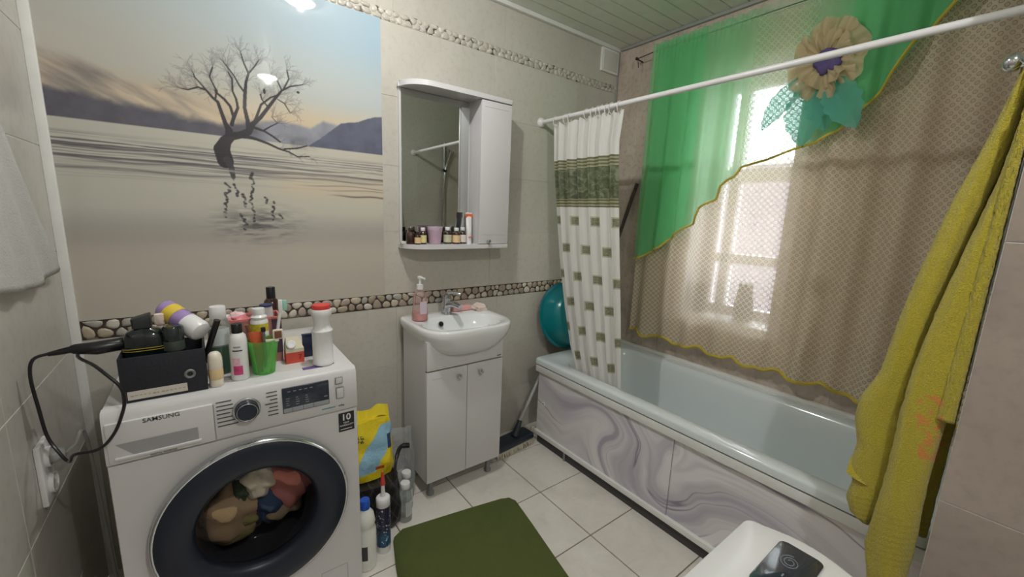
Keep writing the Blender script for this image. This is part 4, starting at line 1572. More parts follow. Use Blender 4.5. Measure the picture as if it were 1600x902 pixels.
bx(e, sx_ - 0.016, sx_ + 0.018, sy_ - 0.0385, sy_ - 0.0365, SZT + 0.035, SZT + 0.095, 0.0005, 1)
obj('label', e, pm('lilac_label', (206, 190, 206), 0.5), sp)
e = BM()
bx(e, -1.215, -1.10, -0.062, -0.02, SZT, SZT + 0.028, 0.010, 3)
tag(obj('soap_bar', e, M_PINKSOAP, at=(-1.155, -0.04, SZT)), 'long pink soap bar on the basin rim beside the tap', 'soap')
e = BM()
P = []
for k in range(10):
    r = 0.046 if k % 2 == 0 else 0.026
    a = k * math.pi / 5 + 0.3
    P.append((r * math.cos(a), r * math.sin(a)))
prism(e, P, 0, 0.022, 0.006, M=Matrix.Translation((-1.068, -0.075, SZT + 0.006)) @ Matrix.Rotation(math.radians(16), 4, 'X'))
tag(obj('star_sponge', e, M_SKIN, at=(-1.068, -0.075, SZT)), 'pale star-shaped sponge at the far corner of the basin', 'sponge')

# ------------------------------------------------------------------ washing machine
WX0, WX1, WYF, WYB, WT = -2.457, -1.868, -0.600, -0.045, 0.85
wm = thing('washing_machine', 'white front loading washing machine with dark round door', 'washing machine', ((WX0 + WX1) / 2, (WYF + WYB) / 2, 0))
DCX, DCZ, DR = -2.157, 0.448, 0.246
# cabinet: two sides, back, base
e = BM()
bx(e, WX0, WX0 + 0.012, WYF + 0.004, WYB, 0.02, WT - 0.035, 0.004)
bx(e, WX1 - 0.012, WX1, WYF + 0.004, WYB, 0.02, WT - 0.035, 0.004)
bx(e, WX0 + 0.012, WX1 - 0.012, WYB - 0.012, WYB, 0.02, WT - 0.035)
bx(e, WX0 + 0.012, WX1 - 0.012, WYF + 0.01, WYB - 0.012, 0.02, 0.035)
obj('cabinet_shell', e, M_WHITE, wm)
for x in (WX0 + 0.05, WX1 - 0.05):
    for y in (WYF + 0.05, WYB - 0.05):
        e = BM()
        lathe(e, [(0.022, 0), (0.022, 0.012), (0.012, 0.022)], x, y, 0, 14)
        obj('foot', e, M_BLACK, wm)
# front plate with the round door opening
ZP = 0.713
e = BM()
NF = 64
hole_r = 0.232
zb0 = 0.03


def front_sq(t):
    c, s = math.cos(t), math.sin(t)
    hx0, hx1, hz0, hz1 = WX0 - DCX, WX1 - DCX, zb0 - DCZ, ZP - 0.002 - DCZ
    k = 1e9
    if c > 1e-9: k = min(k, hx1 / c)
    if c < -1e-9: k = min(k, hx0 / c)
    if s > 1e-9: k = min(k, hz1 / s)
    if s < -1e-9: k = min(k, hz0 / s)
    return (DCX + k * c, DCZ + k * s)


angs = sorted([2 * math.pi * k / NF for k in range(NF)] + [math.atan2(z - DCZ, x - DCX) % (2 * math.pi) for x in (WX0, WX1) for z in (zb0, ZP - 0.002)])
sq = [front_sq(t) for t in angs]
ci = [(DCX + hole_r * math.cos(t), DCZ + hole_r * math.sin(t)) for t in angs]
ci2 = [(DCX + hole_r * 1.0 * math.cos(t), DCZ + hole_r * math.sin(t)) for t in angs]
loft(e, [[(x, WYF + 0.015, z) for x, z in sq], [(x, WYF + 0.003, z) for x, z in sq], [(DCX + (x - DCX) * 0.994, WYF, DCZ + (z - DCZ) * 0.994) for x, z in sq], [(x, WYF, z) for x, z in ci], [(x, WYF + 0.03, z) for x, z in ci2]], False, False)
obj('front_plate', e, M_WHITE, wm, sharp=50)
# control panel, slightly tilted back at the top
e = BM()
loft(e, [[(x, y, z) for y, z in ((WYF + 0.03, ZP + 0.001), (WYF, ZP + 0.001), (WYF - 0.003, ZP + 0.006), (WYF + 0.002, WT - 0.014), (WYF + 0.010, WT - 0.002), (WYF + 0.03, WT))] for x in (WX0, WX0 + 0.003, WX1 - 0.003, WX1)])
obj('control_panel', e, M_WHITE, wm)
obj('top_panel', bx(BM(), WX0, WX1, WYF + 0.03, WYB, WT - 0.034, WT, 0.005), M_WHITE, wm)
obj('top_inset', bx(BM(), WX0 + 0.045, WX1 - 0.045, WYF + 0.075, WYB - 0.03, WT - 0.001, WT + 0.0008), pm('top_inset_white', (214, 212, 210), 0.4), wm)
YFc = WYF - 0.002
# detergent drawer
dr = obj('detergent_drawer', bx(BM(), WX0 + 0.006, -2.243, WYF - 0.0065, WYF + 0.02, ZP + 0.004, WT - 0.028, 0.0025), M_WHITE, wm)
e = BM()
loft(e, [[(x, WYF - 0.0075, z) for x, z in ((-2.436, 0.768), (-2.278, 0.768), (-2.278, 0.733), (-2.405, 0.733))], [(x, WYF - 0.0060, z) for x, z in ((-2.432, 0.765), (-2.282, 0.765), (-2.282, 0.736), (-2.403, 0.736))]], True, True)
obj('grip_recess', e, pm('grip_grey', (158, 158, 162), 0.4), dr)
obj('grip_lip', bx(BM(), -2.440, -2.272, WYF - 0.0125, WYF - 0.006, 0.727, 0.734, 0.002), M_WHITE, dr)
text('SAMSUNG', 0.0155, onY(-2.347, WYF - 0.0068, 0.815), pm('logo_grey', (72, 74, 80), 0.4), dr, name='brand_lettering', sx=1.02, bold=0.0002)
text('DIGITAL INVERTER', 0.0062, onY(-2.350, WYF - 0.0068, 0.7205), M_INK, dr, name='inverter_lettering')
# dial with print each side
e = BM()
FY = lambda x, z, y=WYF: Matrix.Translation((x, y, z)) @ Matrix.Rotation(math.pi / 2, 4, 'X')
lathe(e, [(0.034, 0), (0.034, 0.006), (0.031, 0.0075), (0.029, 0.0075)], n=40, M=FY(-2.168, 0.786), cap1=False)
dl = obj('dial_ring', e, M_CHROME, wm)
e = BM()
lathe(e, [(0.0285, 0.0), (0.0285, 0.022), (0.026, 0.025), (0.001, 0.0255)], n=40, M=FY(-2.168, 0.786))
dk = obj('dial', e, pm('dial_dark_blue', (30, 40, 56), 0.22), wm)
e = BM()
tube(e, [(-2.168 + 0.0245 * math.cos(a), WYF - 0.0252, 0.786 + 0.0245 * math.sin(a)) for a in np.linspace(0, 2 * math.pi, 41)[:-1]], 0.0011, 6, True)
obj('chrome_line', e, M_CHROME, dk)
rr = random.Random(3)
e = BM()
for k in range(7):
    z = 0.822 - k * 0.0115
    w = rr.uniform(0.03, 0.05)
    inset = math.sqrt(max(0, 0.045 ** 2 - (z - 0.786) ** 2))
    bx(e, -2.236, -2.236 + w, WYF - 0.0034, WYF - 0.002, z - 0.0012, z + 0.0012)
    w = rr.uniform(0.018, 0.034)
    bx(e, -2.092 - w, -2.092, WYF - 0.0034, WYF - 0.002, z - 0.0012, z + 0.0012)
obj('programme_print', e, M_INK, wm, kind='stuff')
obj('drawer_seam', bx(BM(), -2.2425, -2.2410, WYF - 0.0036, WYF, ZP + 0.004, WT - 0.03), pm('seam_grey', (150, 150, 152), 0.6), wm)
# display
dsp = obj('display', bx(BM(), -2.080, -1.952, WYF - 0.0045, WYF + 0.004, 0.747, 0.825, 0.002), M_DISPLAY, wm)
obj('touch_strip', bx(BM(), -2.078, -1.954, WYF - 0.0056, WYF - 0.004, 0.749, 0.762, 0.0005, 1), pm('strip_grey', (150, 156, 162), 0.4), dsp)
e = BM()
for cx in (-2.066, -2.040, -2.014):
    for k in range(4):
        bx(e, cx - 0.005, cx + rr.uniform(0.001, 0.006), WYF - 0.0052, WYF - 0.0044, 0.770 + k * 0.007, 0.772 + k * 0.007)
for k in range(5):
    bx(e, -2.066 + k * 0.015, -2.058 + k * 0.015, WYF - 0.0052, WYF - 0.0044, 0.812, 0.8145)
bx(e, -1.968, -1.958, WYF - 0.0052, WYF - 0.0044, 0.774, 0.777)
obj('display_print', e, pm('display_grey', (128, 136, 150), 0.5), dsp, kind='stuff')
e = BM()
for x in (-2.055, -2.026, -1.998):
    bx(e, x - 0.0006, x + 0.0006, WYF - 0.006, WYF - 0.0054, 0.749, 0.762)
obj('strip_mark', e, M_INK, dsp)
for (x0, x1, z0, z1) in ((-1.933, -1.911, 0.806, 0.828), (-1.932, -1.908, 0.757, 0.794)):
    b_ = obj('button', bx(BM(), x0, x1, WYF - 0.0055, WYF + 0.002, z0, z1, 0.002), pm('button_rim', (140, 140, 146), 0.4), wm)
    obj('button_face', bx(BM(), x0 + 0.0022, x1 - 0.0022, WYF - 0.0066, WYF - 0.005, z0 + 0.0022, z1 - 0.0022, 0.001), M_WHITE, b_)
text('6.0kg', 0.0075, onY(-1.917, WYF - 0.0034, 0.7325), M_INK, wm, name='capacity_lettering')
e = BM()
bx(e, -1.975, -1.935, WYF - 0.0036, WYF - 0.0024, 0.7305, 0.7335)
obj('teal_print', e, pm('teal_print', (80, 150, 150), 0.6), wm)
# sticker
stk = obj('warranty_sticker', bx(BM(), -1.927, -1.879, WYF - 0.0012, WYF + 0.001, 0.639, 0.703), pm('sticker_black', (34, 36, 42), 0.4), wm)
M_STW = pm('sticker_white', (226, 226, 228), 0.5)
text('10', 0.030, onY(-1.904, WYF - 0.0014, 0.686), M_STW, stk, name='number_lettering', bold=0.0006)
text('YEAR', 0.008, onY(-1.904, WYF - 0.0014, 0.668), M_STW, stk, name='word_lettering')
text('WARRANTY', 0.0078, onY(-1.903, WYF - 0.0014, 0.659), M_STW, stk, name='word_lettering')
e = BM()
bx(e, -1.922, -1.886, WYF - 0.0016, WYF - 0.0011, 0.6455, 0.6475)
obj('small_print', e, M_STW, stk)
# filter flap
e = BM()
for a in ((-2.0, -1.916, 0.146, 0.1475), (-2.0, -1.9985, 0.04, 0.146), (-1.9175, -1.916, 0.04, 0.146)):
    bx(e, a[0], a[1], WYF - 0.0006, WYF + 0.001, a[2], a[3])
obj('filter_flap', e, pm('flap_seam', (170, 170, 172), 0.6), wm)
# door
door = thing('tmp', '', '', (0, 0, 0))
bpy.data.objects.remove(door)
DM = Matrix.Translation((DCX, WYF, DCZ)) @ Matrix.Rotation(math.pi / 2, 4, 'X')
e = BM()
lathe(e, [(0.240, 0.0), (0.2465, 0.004), (0.2475, 0.018), (0.2455, 0.026), (0.241, 0.030), (0.238, 0.029)], n=72, M=DM, cap0=False, cap1=False)
dr_ = obj('door', e, M_CHROME, wm, label='chrome rimmed round door')
e = BM()
lathe(e, [(0.2385, 0.0285), (0.232, 0.032), (0.212, 0.036), (0.185, 0.034), (0.162, 0.027), (0.152, 0.016), (0.150, 0.0)], n=72, M=DM, cap0=False, cap1=False)
obj('smoked_ring', e, M_DARKGLASS, dr_)
e = BM()
lathe(e, [(0.150, 0.000), (0.1495, -0.035), (0.142, -0.062), (0.120, -0.084), (0.075, -0.098), (0.001, -0.102)], n=56, M=DM, cap0=False, cap1=True)
obj('glass_bowl', e, M_BOWL, dr_)
e = BM()
lathe(e, [(0.236, 0.026), (0.16, 0.0), (0.165, -0.03), (0.225, -0.03)], n=56, M=DM, cap0=False, cap1=False)
obj('inner_ring', e, M_BLACK, dr_)
e = BM()
bx(e, -2.392, -2.383, WYF - 0.012, WYF - 0.003, 0.40, 0.47, 0.003)
obj('handle_notch', e, pm('copper_grey', (150, 120, 110), 0.4), dr_)
# drum
e = BM()
lathe(e, [(0.168, -0.032), (0.215, -0.045), (0.225, -0.07), (0.225, -0.40), (0.2, -0.43), (0.001, -0.44)], n=48, M=DM, cap0=False, cap1=True)
obj('drum', e, M_DRUM, wm)
# laundry inside
LAUN = [('beige', (196, 168, 130), (-2.235, -0.44, 0.40), (0.095, 0.065, 0.10), 'crumpled beige garment inside the washing machine drum'),
        ('pink', (222, 142, 132), (-2.055, -0.445, 0.470), (0.085, 0.075, 0.115), 'coral pink garment pressed against the washing machine glass'),
        ('white', (222, 214, 196), (-2.150, -0.462, 0.500), (0.060, 0.06, 0.07), 'cream white cloth in the middle of the washing machine drum'),
        ('blue', (62, 82, 112), (-2.135, -0.435, 0.385), (0.055, 0.06, 0.075), 'dark blue garment low in the washing machine drum'),
        ('olive', (156, 146, 92), (-2.21, -0.42, 0.335), (0.09, 0.06, 0.06), 'olive yellow garment at the bottom of the washing machine drum'),
        ('green', (74, 92, 68), (-2.195, -0.44, 0.46), (0.028, 0.06, 0.06), 'small dark green cloth between the beige and white laundry'),
        ('rust', (170, 150, 120), (-2.09, -0.40, 0.36), (0.07, 0.08, 0.07), 'khaki cloth behind the blue garment in the drum'),
        ('grey', (120, 116, 112), (-2.16, -0.30, 0.42), (0.18, 0.10, 0.16), 'grey bundle of laundry filling the back of the drum')]
for k, (n_, c, p, s, lb) in enumerate(LAUN):
    e = BM()
    ball(e, p, s[0], s[1], s[2], 36, 24, lump=0.16, seed=40 + k)
    tag(obj('garment', e, fabric('laundry_' + n_, c, 0, bmp=0.3), at=p, sharp=180), lb, 'laundry')

# ------------------------------------------------------------------ things on top of the washing machine
TZ = WT + 0.001
# storage box and contents
bxo = thing('storage_box', 'black fabric storage box with metal eyelet on the washing machine', 'box', (-2.334, -0.495, TZ))
e = BM()
q = 0.005
x0, x1, y0, y1, h = -2.420, -2.249, -0.562, -0.425, 0.116
bx(e, x0, x1, y0, y1, TZ, TZ + 0.005)
bx(e, x0, x1, y0, y0 + q, TZ + 0.005, TZ + h, 0.001)
bx(e, x0, x1, y1 - q, y1, TZ + 0.005, TZ + h, 0.001)
bx(e, x0, x0 + q, y0 + q, y1 - q, TZ + 0.005, TZ + h, 0.001)
bx(e, x1 - q, x1, y0 + q, y1 - q, TZ + 0.005, TZ + h, 0.001)
obj('box_shell', e, M_NAVY, bxo)
e = BM()
lathe(e, [(0.0125, 0), (0.0125, 0.002), (0.010, 0.003), (0.0065, 0.002)], n=26, M=FY(-2.284, 0.903, y0), cap1=False)
obj('eyelet', e, M_STEEL, bxo)
e = BM()
lathe(e, [(0.0066, 0.0012), (0.001, 0.0013)], n=18, M=FY(-2.284, 0.903, y0))
obj('eyelet_hole', e, pm('hole_green_black', (18, 30, 28), 0.6), bxo)
e = BM()
bx(e, -2.409, -2.292, y0 - 0.0012, y0 - 0.0002, 0.8575, 0.8795)
lb_ = obj('paper_label', e, pm('paper_label', (206, 200, 190), 0.7), bxo)
e = BM()
for k in range(13):
    bx(e, -2.404 + k * 0.0085, -2.404 + k * 0.0085 + rr.uniform(0.003, 0.007), y0 - 0.0016, y0 - 0.0011, 0.866 + rr.uniform(-0.001, 0.001), 0.869)
obj('label_print', e, pm('faint_print', (164, 158, 150), 0.7), lb_, kind='stuff')

t = thing('shampoo_bottle', 'black bottle with yellow stripes and angular cap in the storage box', 'bottle', (-2.372, -0.495, TZ + 0.006))
e = BM()
L = []
for w, d, z in ((0.040, 0.026, 0), (0.043, 0.029, 0.006), (0.044, 0.030, 0.12), (0.042, 0.029, 0.145), (0.034, 0.024, 0.160), (0.020, 0.017, 0.167), (0.016, 0.015, 0.172)):
    L.append([(-2.371 + w * math.copysign(abs(math.cos(a)) ** 0.6, math.cos(a)), -0.495 + d * math.copysign(abs(math.sin(a)) ** 0.6, math.sin(a)), TZ + 0.006 + z) for a in np.linspace(0, 2 * math.pi, 33)[:-1]])
loft(e, L)
obj('bottle_body', e, pm('black_green_gloss', (16, 26, 28), 0.12, coat=0.4), t)
e = BM()
loft(e, [rl(-2.392, -2.354, -0.513, -0.479, 0.006, TZ + 0.176, 4), rl(-2.393, -2.353, -0.514, -0.478, 0.006, TZ + 0.20, 4), [(x, y, TZ + 0.206 + 0.28 * (x + 2.373)) for x, y in rrect(-2.391, -2.355, -0.512, -0.480, 0.006, 4)]])
obj('cap', e, pm('matt_black_cap', (34, 38, 42), 0.5), t)
for zz in (0.119, 0.125):
    e = BM()
    L = []
    for z in (0, 0.0017):
        L.append([(-2.371 + 0.0445 * math.copysign(abs(math.cos(a)) ** 0.6, math.cos(a)), -0.495 + 0.0305 * math.copysign(abs(math.sin(a)) ** 0.6, math.sin(a)), TZ + zz + z + 0.0) for a in np.linspace(0, 2 * math.pi, 33)[:-1]])
    loft(e, L, False, False)
    obj('stripe', e, pm('gold_stripe', (200, 178, 60), 0.4), t)
t = thing('gel_bottle', 'dark translucent bottle beside the striped black one in the box', 'bottle', (-2.312, -0.50, TZ + 0.006))
e = BM()
lathe(e, [(0.020, 0), (0.022, 0.004), (0.022, 0.13), (0.0225, 0.135), (0.0225, 0.165), (0.019, 0.170), (0.001, 0.171)], -2.312, -0.512, TZ + 0.006, 26)
obj('bottle_body', e, pm('dark_smoke_plastic', (34, 42, 42), 0.15, coat=0.3), t)
e = BM()
lathe(e, [(0.0226, 0.105), (0.0229, 0.105), (0.0229, 0.130), (0.0226, 0.130)], -2.312, -0.512, TZ + 0.006, 26, False, False)
obj('lighter_band', e, pm('grey_green_band', (70, 78, 72), 0.3), t)
t = thing('spray_can', 'lavender and yellow spray can lying across the storage box', 'can', (-2.30, -0.47, 1.0))
CM = Matrix.Translation((-2.318, -0.432, 1.046)) @ Vector((0.075, -0.085, -0.055)).to_track_quat('Z', 'Y').to_matrix().to_4x4()
e = BM()
lathe(e, [(0.001, -0.025), (0.022, -0.024), (0.027, -0.018), (0.0275, 0.06), (0.0275, 0.062)], n=32, M=CM)
obj('can_body', e, pm('lavender_print', (160, 136, 190), 0.3), t)
e = BM()
lathe(e, [(0.0280, 0.0), (0.0282, 0.0), (0.0282, 0.03), (0.0280, 0.03)], n=32, M=CM @ Matrix.Rotation(0, 4, 'Z'), cap0=False, cap1=False)
obj('yellow_band', e, pm('yellow_print', (222, 196, 70), 0.35), t)
e = BM()
lathe(e, [(0.0285, 0.060), (0.029, 0.063), (0.029, 0.10), (0.026, 0.108), (0.018, 0.112), (0.001, 0.113)], n=32, M=CM)
obj('cap', e, M_WPLASTIC, t)
e = BM()
tube(e, [(-2.262, -0.475, 0.875), (-2.215, -0.508, 1.028)], [0.0065, 0.0085], 10)
tag(obj('brush_handle', e, M_BLACK, at=(-2.262, -0.475, 0.88)), 'slim black brush handle sticking out of the storage box', 'brush')
e = BM()
bx(e, -2.352, -2.330, -0.462, -0.445, 1.018, 1.050, 0.005, 2, M=None)
bx(e, -2.349, -2.333, -0.460, -0.447, TZ + 0.006, 1.018, 0.004)
tag(obj('white_tube', e, M_SKIN, at=(-2.341, -0.453, TZ + 0.006)), 'pale tube standing behind the bottles in the storage box', 'tube')

hd = thing('hair_styler', 'black hair styling iron lying over the box with looping cord', 'hair styler', (-2.46, -0.50, 0.985))
e = BM()
tube(e, [(-2.385, -0.470, 0.988), (-2.42, -0.492, 0.987), (-2.46, -0.502, 0.9865), (-2.498, -0.503, 0.9905), (-2.505, -0.503, 0.991)], [0.014, 0.0165, 0.0165, 0.012, 0.009], 18)
obj('handle', e, M_BLACK, hd)
e = BM()
tube(e, [(-2.50, -0.503, 0.991), (-2.52, -0.503, 0.988), (-2.542, -0.502, 0.985)], [0.0085, 0.0075, 0.005], 10)
obj('cord_sleeve', e, M_BLACK, hd)
e = BM()
tube(e, smooth_pts([(-2.538, -0.50, 0.986), (-2.567, -0.50, 0.976), (-2.576, -0.50, 0.934), (-2.572, -0.50, 0.852), (-2.567, -0.50, 0.785), (-2.553, -0.51, 0.746), (-2.53, -0.54, 0.722), (-2.507, -0.595, 0.762), (-2.46, -0.625, 0.776), (-2.432, -0.625, 0.806), (-2.415, -0.625, 0.847), (-2.406, -0.625, 0.885), (-2.411, -0.622, 0.918), (-2.43, -0.612, 0.945), (-2.455, -0.58, 0.965), (-2.497, -0.488, 0.972), (-2.45, -0.46, 0.99), (-2.40, -0.44, 0.975)], 6), 0.0036, 8)
obj('cord', e, M_BLACK, hd)

t = thing('roll_on_deodorant', 'cream roll-on deodorant beside the black storage box', 'deodorant', (-2.231, -0.545, TZ))
e = BM()
lathe(e, [(0.0155, 0), (0.0165, 0.002), (0.0165, 0.018), (0.0158, 0.02)], -2.229, -0.545, TZ, 26)
obj('base', e, M_CREAMP, t)
e = BM()
lathe(e, [(0.0162, 0.02), (0.0172, 0.024), (0.0172, 0.048), (0.0165, 0.05)], -2.229, -0.545, TZ, 26)
obj('label_band', e, pm('gold_cream_label', (222, 196, 150), 0.5), t)
e = BM()
lathe(e, [(0.0168, 0.05), (0.0172, 0.052), (0.0172, 0.078), (0.0145, 0.091), (0.009, 0.097), (0.001, 0.099)], -2.229, -0.545, TZ, 26)
obj('cap', e, M_CREAMP, t)

t = thing('foam_bottle', 'white bottle with black cap and pink flower print', 'bottle', (-2.173, -0.525, TZ))
e = BM()
fx, fy = -2.172, -0.522
lathe(e, [(0.021, 0), (0.0225, 0.003), (0.0225, 0.115), (0.020, 0.130), (0.0135, 0.138)], fx, fy, TZ, 30)
obj('bottle_body', e, M_WPLASTIC, t)
e = BM()
lathe(e, [(0.0135, 0.138), (0.0135, 0.163), (0.012, 0.165), (0.001, 0.165)], fx, fy, TZ, 24)
obj('cap', e, M_BLACK, t)


def arc_patch(r, a0, a1, z0, z1, cx, cy, n=10):
    bm = BM()
    grid(bm, lambda u, v: (cx + r * math.cos(a0 + (a1 - a0) * u), cy + r * math.sin(a0 + (a1 - a0) * u), z0 + (z1 - z0) * v), n, 2)
    return bm


A_ = math.radians
obj('flower_print', arc_patch(0.0229, A_(225), A_(285), TZ + 0.018, TZ + 0.045, fx, fy), pm('magenta_print', (206, 72, 128), 0.5, var=0.35, scale=90), t)
obj('pale_flower_print', arc_patch(0.0228, A_(222), A_(272), TZ + 0.045, TZ + 0.068, fx, fy), pm('rose_print', (232, 186, 206), 0.5, var=0.2, scale=90), t)
obj('black_bar', arc_patch(0.0229, A_(228), A_(290), TZ + 0.088, TZ + 0.092, fx, fy), M_INK, t)
obj('grey_lettering', arc_patch(0.0229, A_(235), A_(280), TZ + 0.098, TZ + 0.103, fx, fy), pm('grey_print', (160, 162, 164), 0.5), t)

t = thing('mouthwash_bottle', 'clear bottle with white cap, half full of green mouthwash', 'bottle', (-2.213, -0.44, TZ))
e = BM()
gx, gy = -2.212, -0.44
lathe(e, [(0.026, 0), (0.028, 0.004), (0.028, 0.14), (0.024, 0.160), (0.017, 0.168)], gx, gy, TZ, 28)
obj('bottle_body', e, M_CLEAR, t)
e = BM()
lathe(e, [(0.0255, 0.002), (0.0265, 0.005), (0.0265, 0.085), (0.001, 0.0855)], gx, gy, TZ, 28)
obj('green_liquid', e, pm('green_liquid', (20, 104, 70), 0.2), t)
e = BM()
lathe(e, [(0.0195, 0.166), (0.0205, 0.168), (0.0205, 0.200), (0.019, 0.203), (0.001, 0.203)], gx, gy, TZ, 26)
obj('cap', e, M_WPLASTIC, t)
obj('label', arc_patch(0.0285, A_(200), A_(330), TZ + 0.09, TZ + 0.14, gx, gy), pm('frost_label', (206, 214, 214), 0.5), t)

# open gift bag with pink-red trim standing behind the cup
t = thing('toiletry_box', 'open reddish cardboard box behind the green tumbler', 'box', (-2.115, -0.38, TZ))
e = BM()
x0, x1, y0, y1, h = -2.186, -2.048, -0.425, -0.335, 0.150
M_CARD = pm('rose_card', (170, 120, 112), 0.6, var=0.2, scale=30)
for a in ((x0, x1, y0, y0 + 0.003), (x0, x1, y1 - 0.003, y1), (x0, x0 + 0.003, y0 + 0.003, y1 - 0.003), (x1 - 0.003, x1, y0 + 0.003, y1 - 0.003)):
    bx(e, a[0], a[1], a[2], a[3], TZ + 0.003, TZ + h)
bx(e, x0, x1, y0, y1, TZ, TZ + 0.003)
obj('carton', e, M_CARD, t, flat=True)
e = BM()
for a in ((x0, x1, y0 - 0.001, y0 + 0.004), (x0, x1, y1 - 0.004, y1 + 0.001), (x0 - 0.001, x0 + 0.004, y0, y1), (x1 - 0.004, x1 + 0.001, y0, y1)):
    bx(e, a[0], a[1], a[2], a[3], TZ + h - 0.006, TZ + h + 0.001)
obj('red_rim', e, pm('coral_rim', (214, 120, 120), 0.5), t)
obj('dark_side', bx(BM(), -2.074, x1 + 0.0004, y0 - 0.0012, y0 - 0.0002, TZ + 0.03, TZ + h - 0.008), pm('plum_print', (76, 52, 72), 0.5), t)
obj('dark_front', bx(BM(), x0 + 0.006, x0 + 0.03, y0 - 0.0012, y0 - 0.0002, TZ + 0.11, TZ + 0.135), pm('green_print', (40, 84, 64), 0.5), t)
for k, (c, p) in enumerate((((228, 196, 200), (-2.165, -0.375, TZ + 0.145)), ((206, 120, 130), (-2.155, -0.395, TZ + 0.140)), ((232, 226, 228), (-2.178, -0.36, TZ + 0.138)))):
    e = BM()
    ball(e, p, 0.024, 0.022, 0.020, 14, 10, lump=0.2, seed=k + 70)
    tag(obj('tissue', e, pm('sachet_%d' % k, c, 0.4), at=p), ('pale pink wrapper', 'red wrapper', 'white wrapper')[k] + ' crumpled in the reddish open box', 'wrapper')
e = BM()
bx(e, -2.178, -2.056, -0.415, -0.345, TZ + 0.004, TZ + 0.115, 0.003)
tag(obj('filler_pack', e, M_LABELW, at=(-2.115, -0.38, TZ + 0.004)), 'white pack standing inside the reddish open box', 'pack')

# cup with brushes
cup = thing('tumbler', 'translucent green plastic tumbler holding toothbrushes', 'tumbler', (-2.113, -0.505, TZ))
ux, uy = -2.110, -0.505
e = BM()
lathe(e, [(0.027, 0.0), (0.0285, 0.003), (0.041, 0.098), (0.042, 0.105), (0.0405, 0.105), (0.039, 0.097), (0.027, 0.005)], ux, uy, TZ, 36)
obj('cup', e, M_GREENCUP, cup)
IN = TZ + 0.006


def stick(name, label, cat, base, top, r, m, parts=()):
    t = thing(name, label, cat, base)
    e = BM()
    tube(e, [base, tuple((a + b) / 2 for a, b in zip(base, top)), top], r, 8)
    obj('handle', e, m, t)
    for n_, bm, mm in parts:
        obj(n_, bm, mm, t)
    return t


hb = bx(BM(), -2.063, -2.051, -0.505, -0.495, 1.032, 1.070, 0.003)
br_ = bx(BM(), -2.051, -2.040, -0.504, -0.496, 1.036, 1.068, 0.001)
stick('toothbrush', 'white toothbrush with mint bristles leaning out of the tumbler', 'toothbrush', (-2.088, -0.500, IN), (-2.058, -0.500, 1.036), 0.0045, M_WPLASTIC, (('brush_head', hb, M_WPLASTIC), ('bristles', br_, pm('mint_bristles', (150, 206, 190), 0.8))))
stick('comb', 'brown comb handle leaning in the tumbler', 'comb', (-2.118, -0.490, IN), (-2.145, -0.488, 1.0), 0.006, pm('brown_plastic', (130, 84, 56), 0.4))
stick('razor', 'grey razor handle standing in the middle of the tumbler', 'razor', (-2.105, -0.518, IN), (-2.108, -0.522, 0.985), 0.0045, M_STEEL, (('razor_head', bx(BM(), -2.114, -2.102, -0.529, -0.519, 0.982, 0.997, 0.003), M_BLACK),))
e = BM()
lathe(e, [(0.0235, 0), (0.0245, 0.003), (0.0245, 0.145), (0.021, 0.152), (0.0225, 0.155), (0.0225, 0.160), (0.0165, 0.166), (0.0175, 0.182), (0.0165, 0.186), (0.001, 0.187)], -2.110, -0.440, TZ, 30)
wc = thing('vitamin_jar', 'white lidded jar with yellow and red print behind the tumbler', 'jar', (-2.11, -0.44, TZ))
obj('jar_body', e, M_WPLASTIC, wc)
obj('yellow_print', arc_patch(0.0249, A_(190), A_(350), TZ + 0.115, TZ + 0.140, -2.110, -0.440), pm('yellow_black_print', (216, 200, 60), 0.5, var=0.3, scale=120), wc)
obj('red_print', arc_patch(0.0249, A_(190), A_(350), TZ + 0.075, TZ + 0.098, -2.110, -0.440), pm('red_print', (190, 60, 56), 0.5), wc)
tp = thing('toothpaste_tube', 'orange and yellow toothpaste tube standing in the tumbler', 'tube', (-2.125, -0.515, IN))
e = BM()
L = []
for w, d, z in ((0.009, 0.009, 0), (0.009, 0.009, 0.02), (0.014, 0.013, 0.03), (0.017, 0.009, 0.09), (0.018, 0.002, 0.125)):
    L.append([(-2.122 + w * math.cos(a) - 0.05 * z, -0.512 + d * math.sin(a), IN + z) for a in np.linspace(0, 2 * math.pi, 17)[:-1]])
loft(e, L)
obj('tube_body', e, pm('orange_tube', (198, 90, 52), 0.4, var=0.25, scale=60), tp)
st = thing('shaver', 'white plastic razor with brown blade head in the tumbler', 'razor', (-2.085, -0.52, IN))
e = BM()
tube(e, [(-2.105, -0.520, IN), (-2.085, -0.525, 0.952)], 0.006, 8)
bx(e, -2.105, -2.070, -0.534, -0.522, 0.950, 0.958, 0.002)
bx(e, -2.085, -2.058, -0.532, -0.522, 0.956, 0.986, 0.003)
obj('handle', e, M_CREAMP, st)
obj('blade_head', bx(BM(), -2.081, -2.062, -0.5345, -0.5315, 0.960, 0.982, 0.001), pm('brown_blade', (120, 78, 62), 0.4), st)

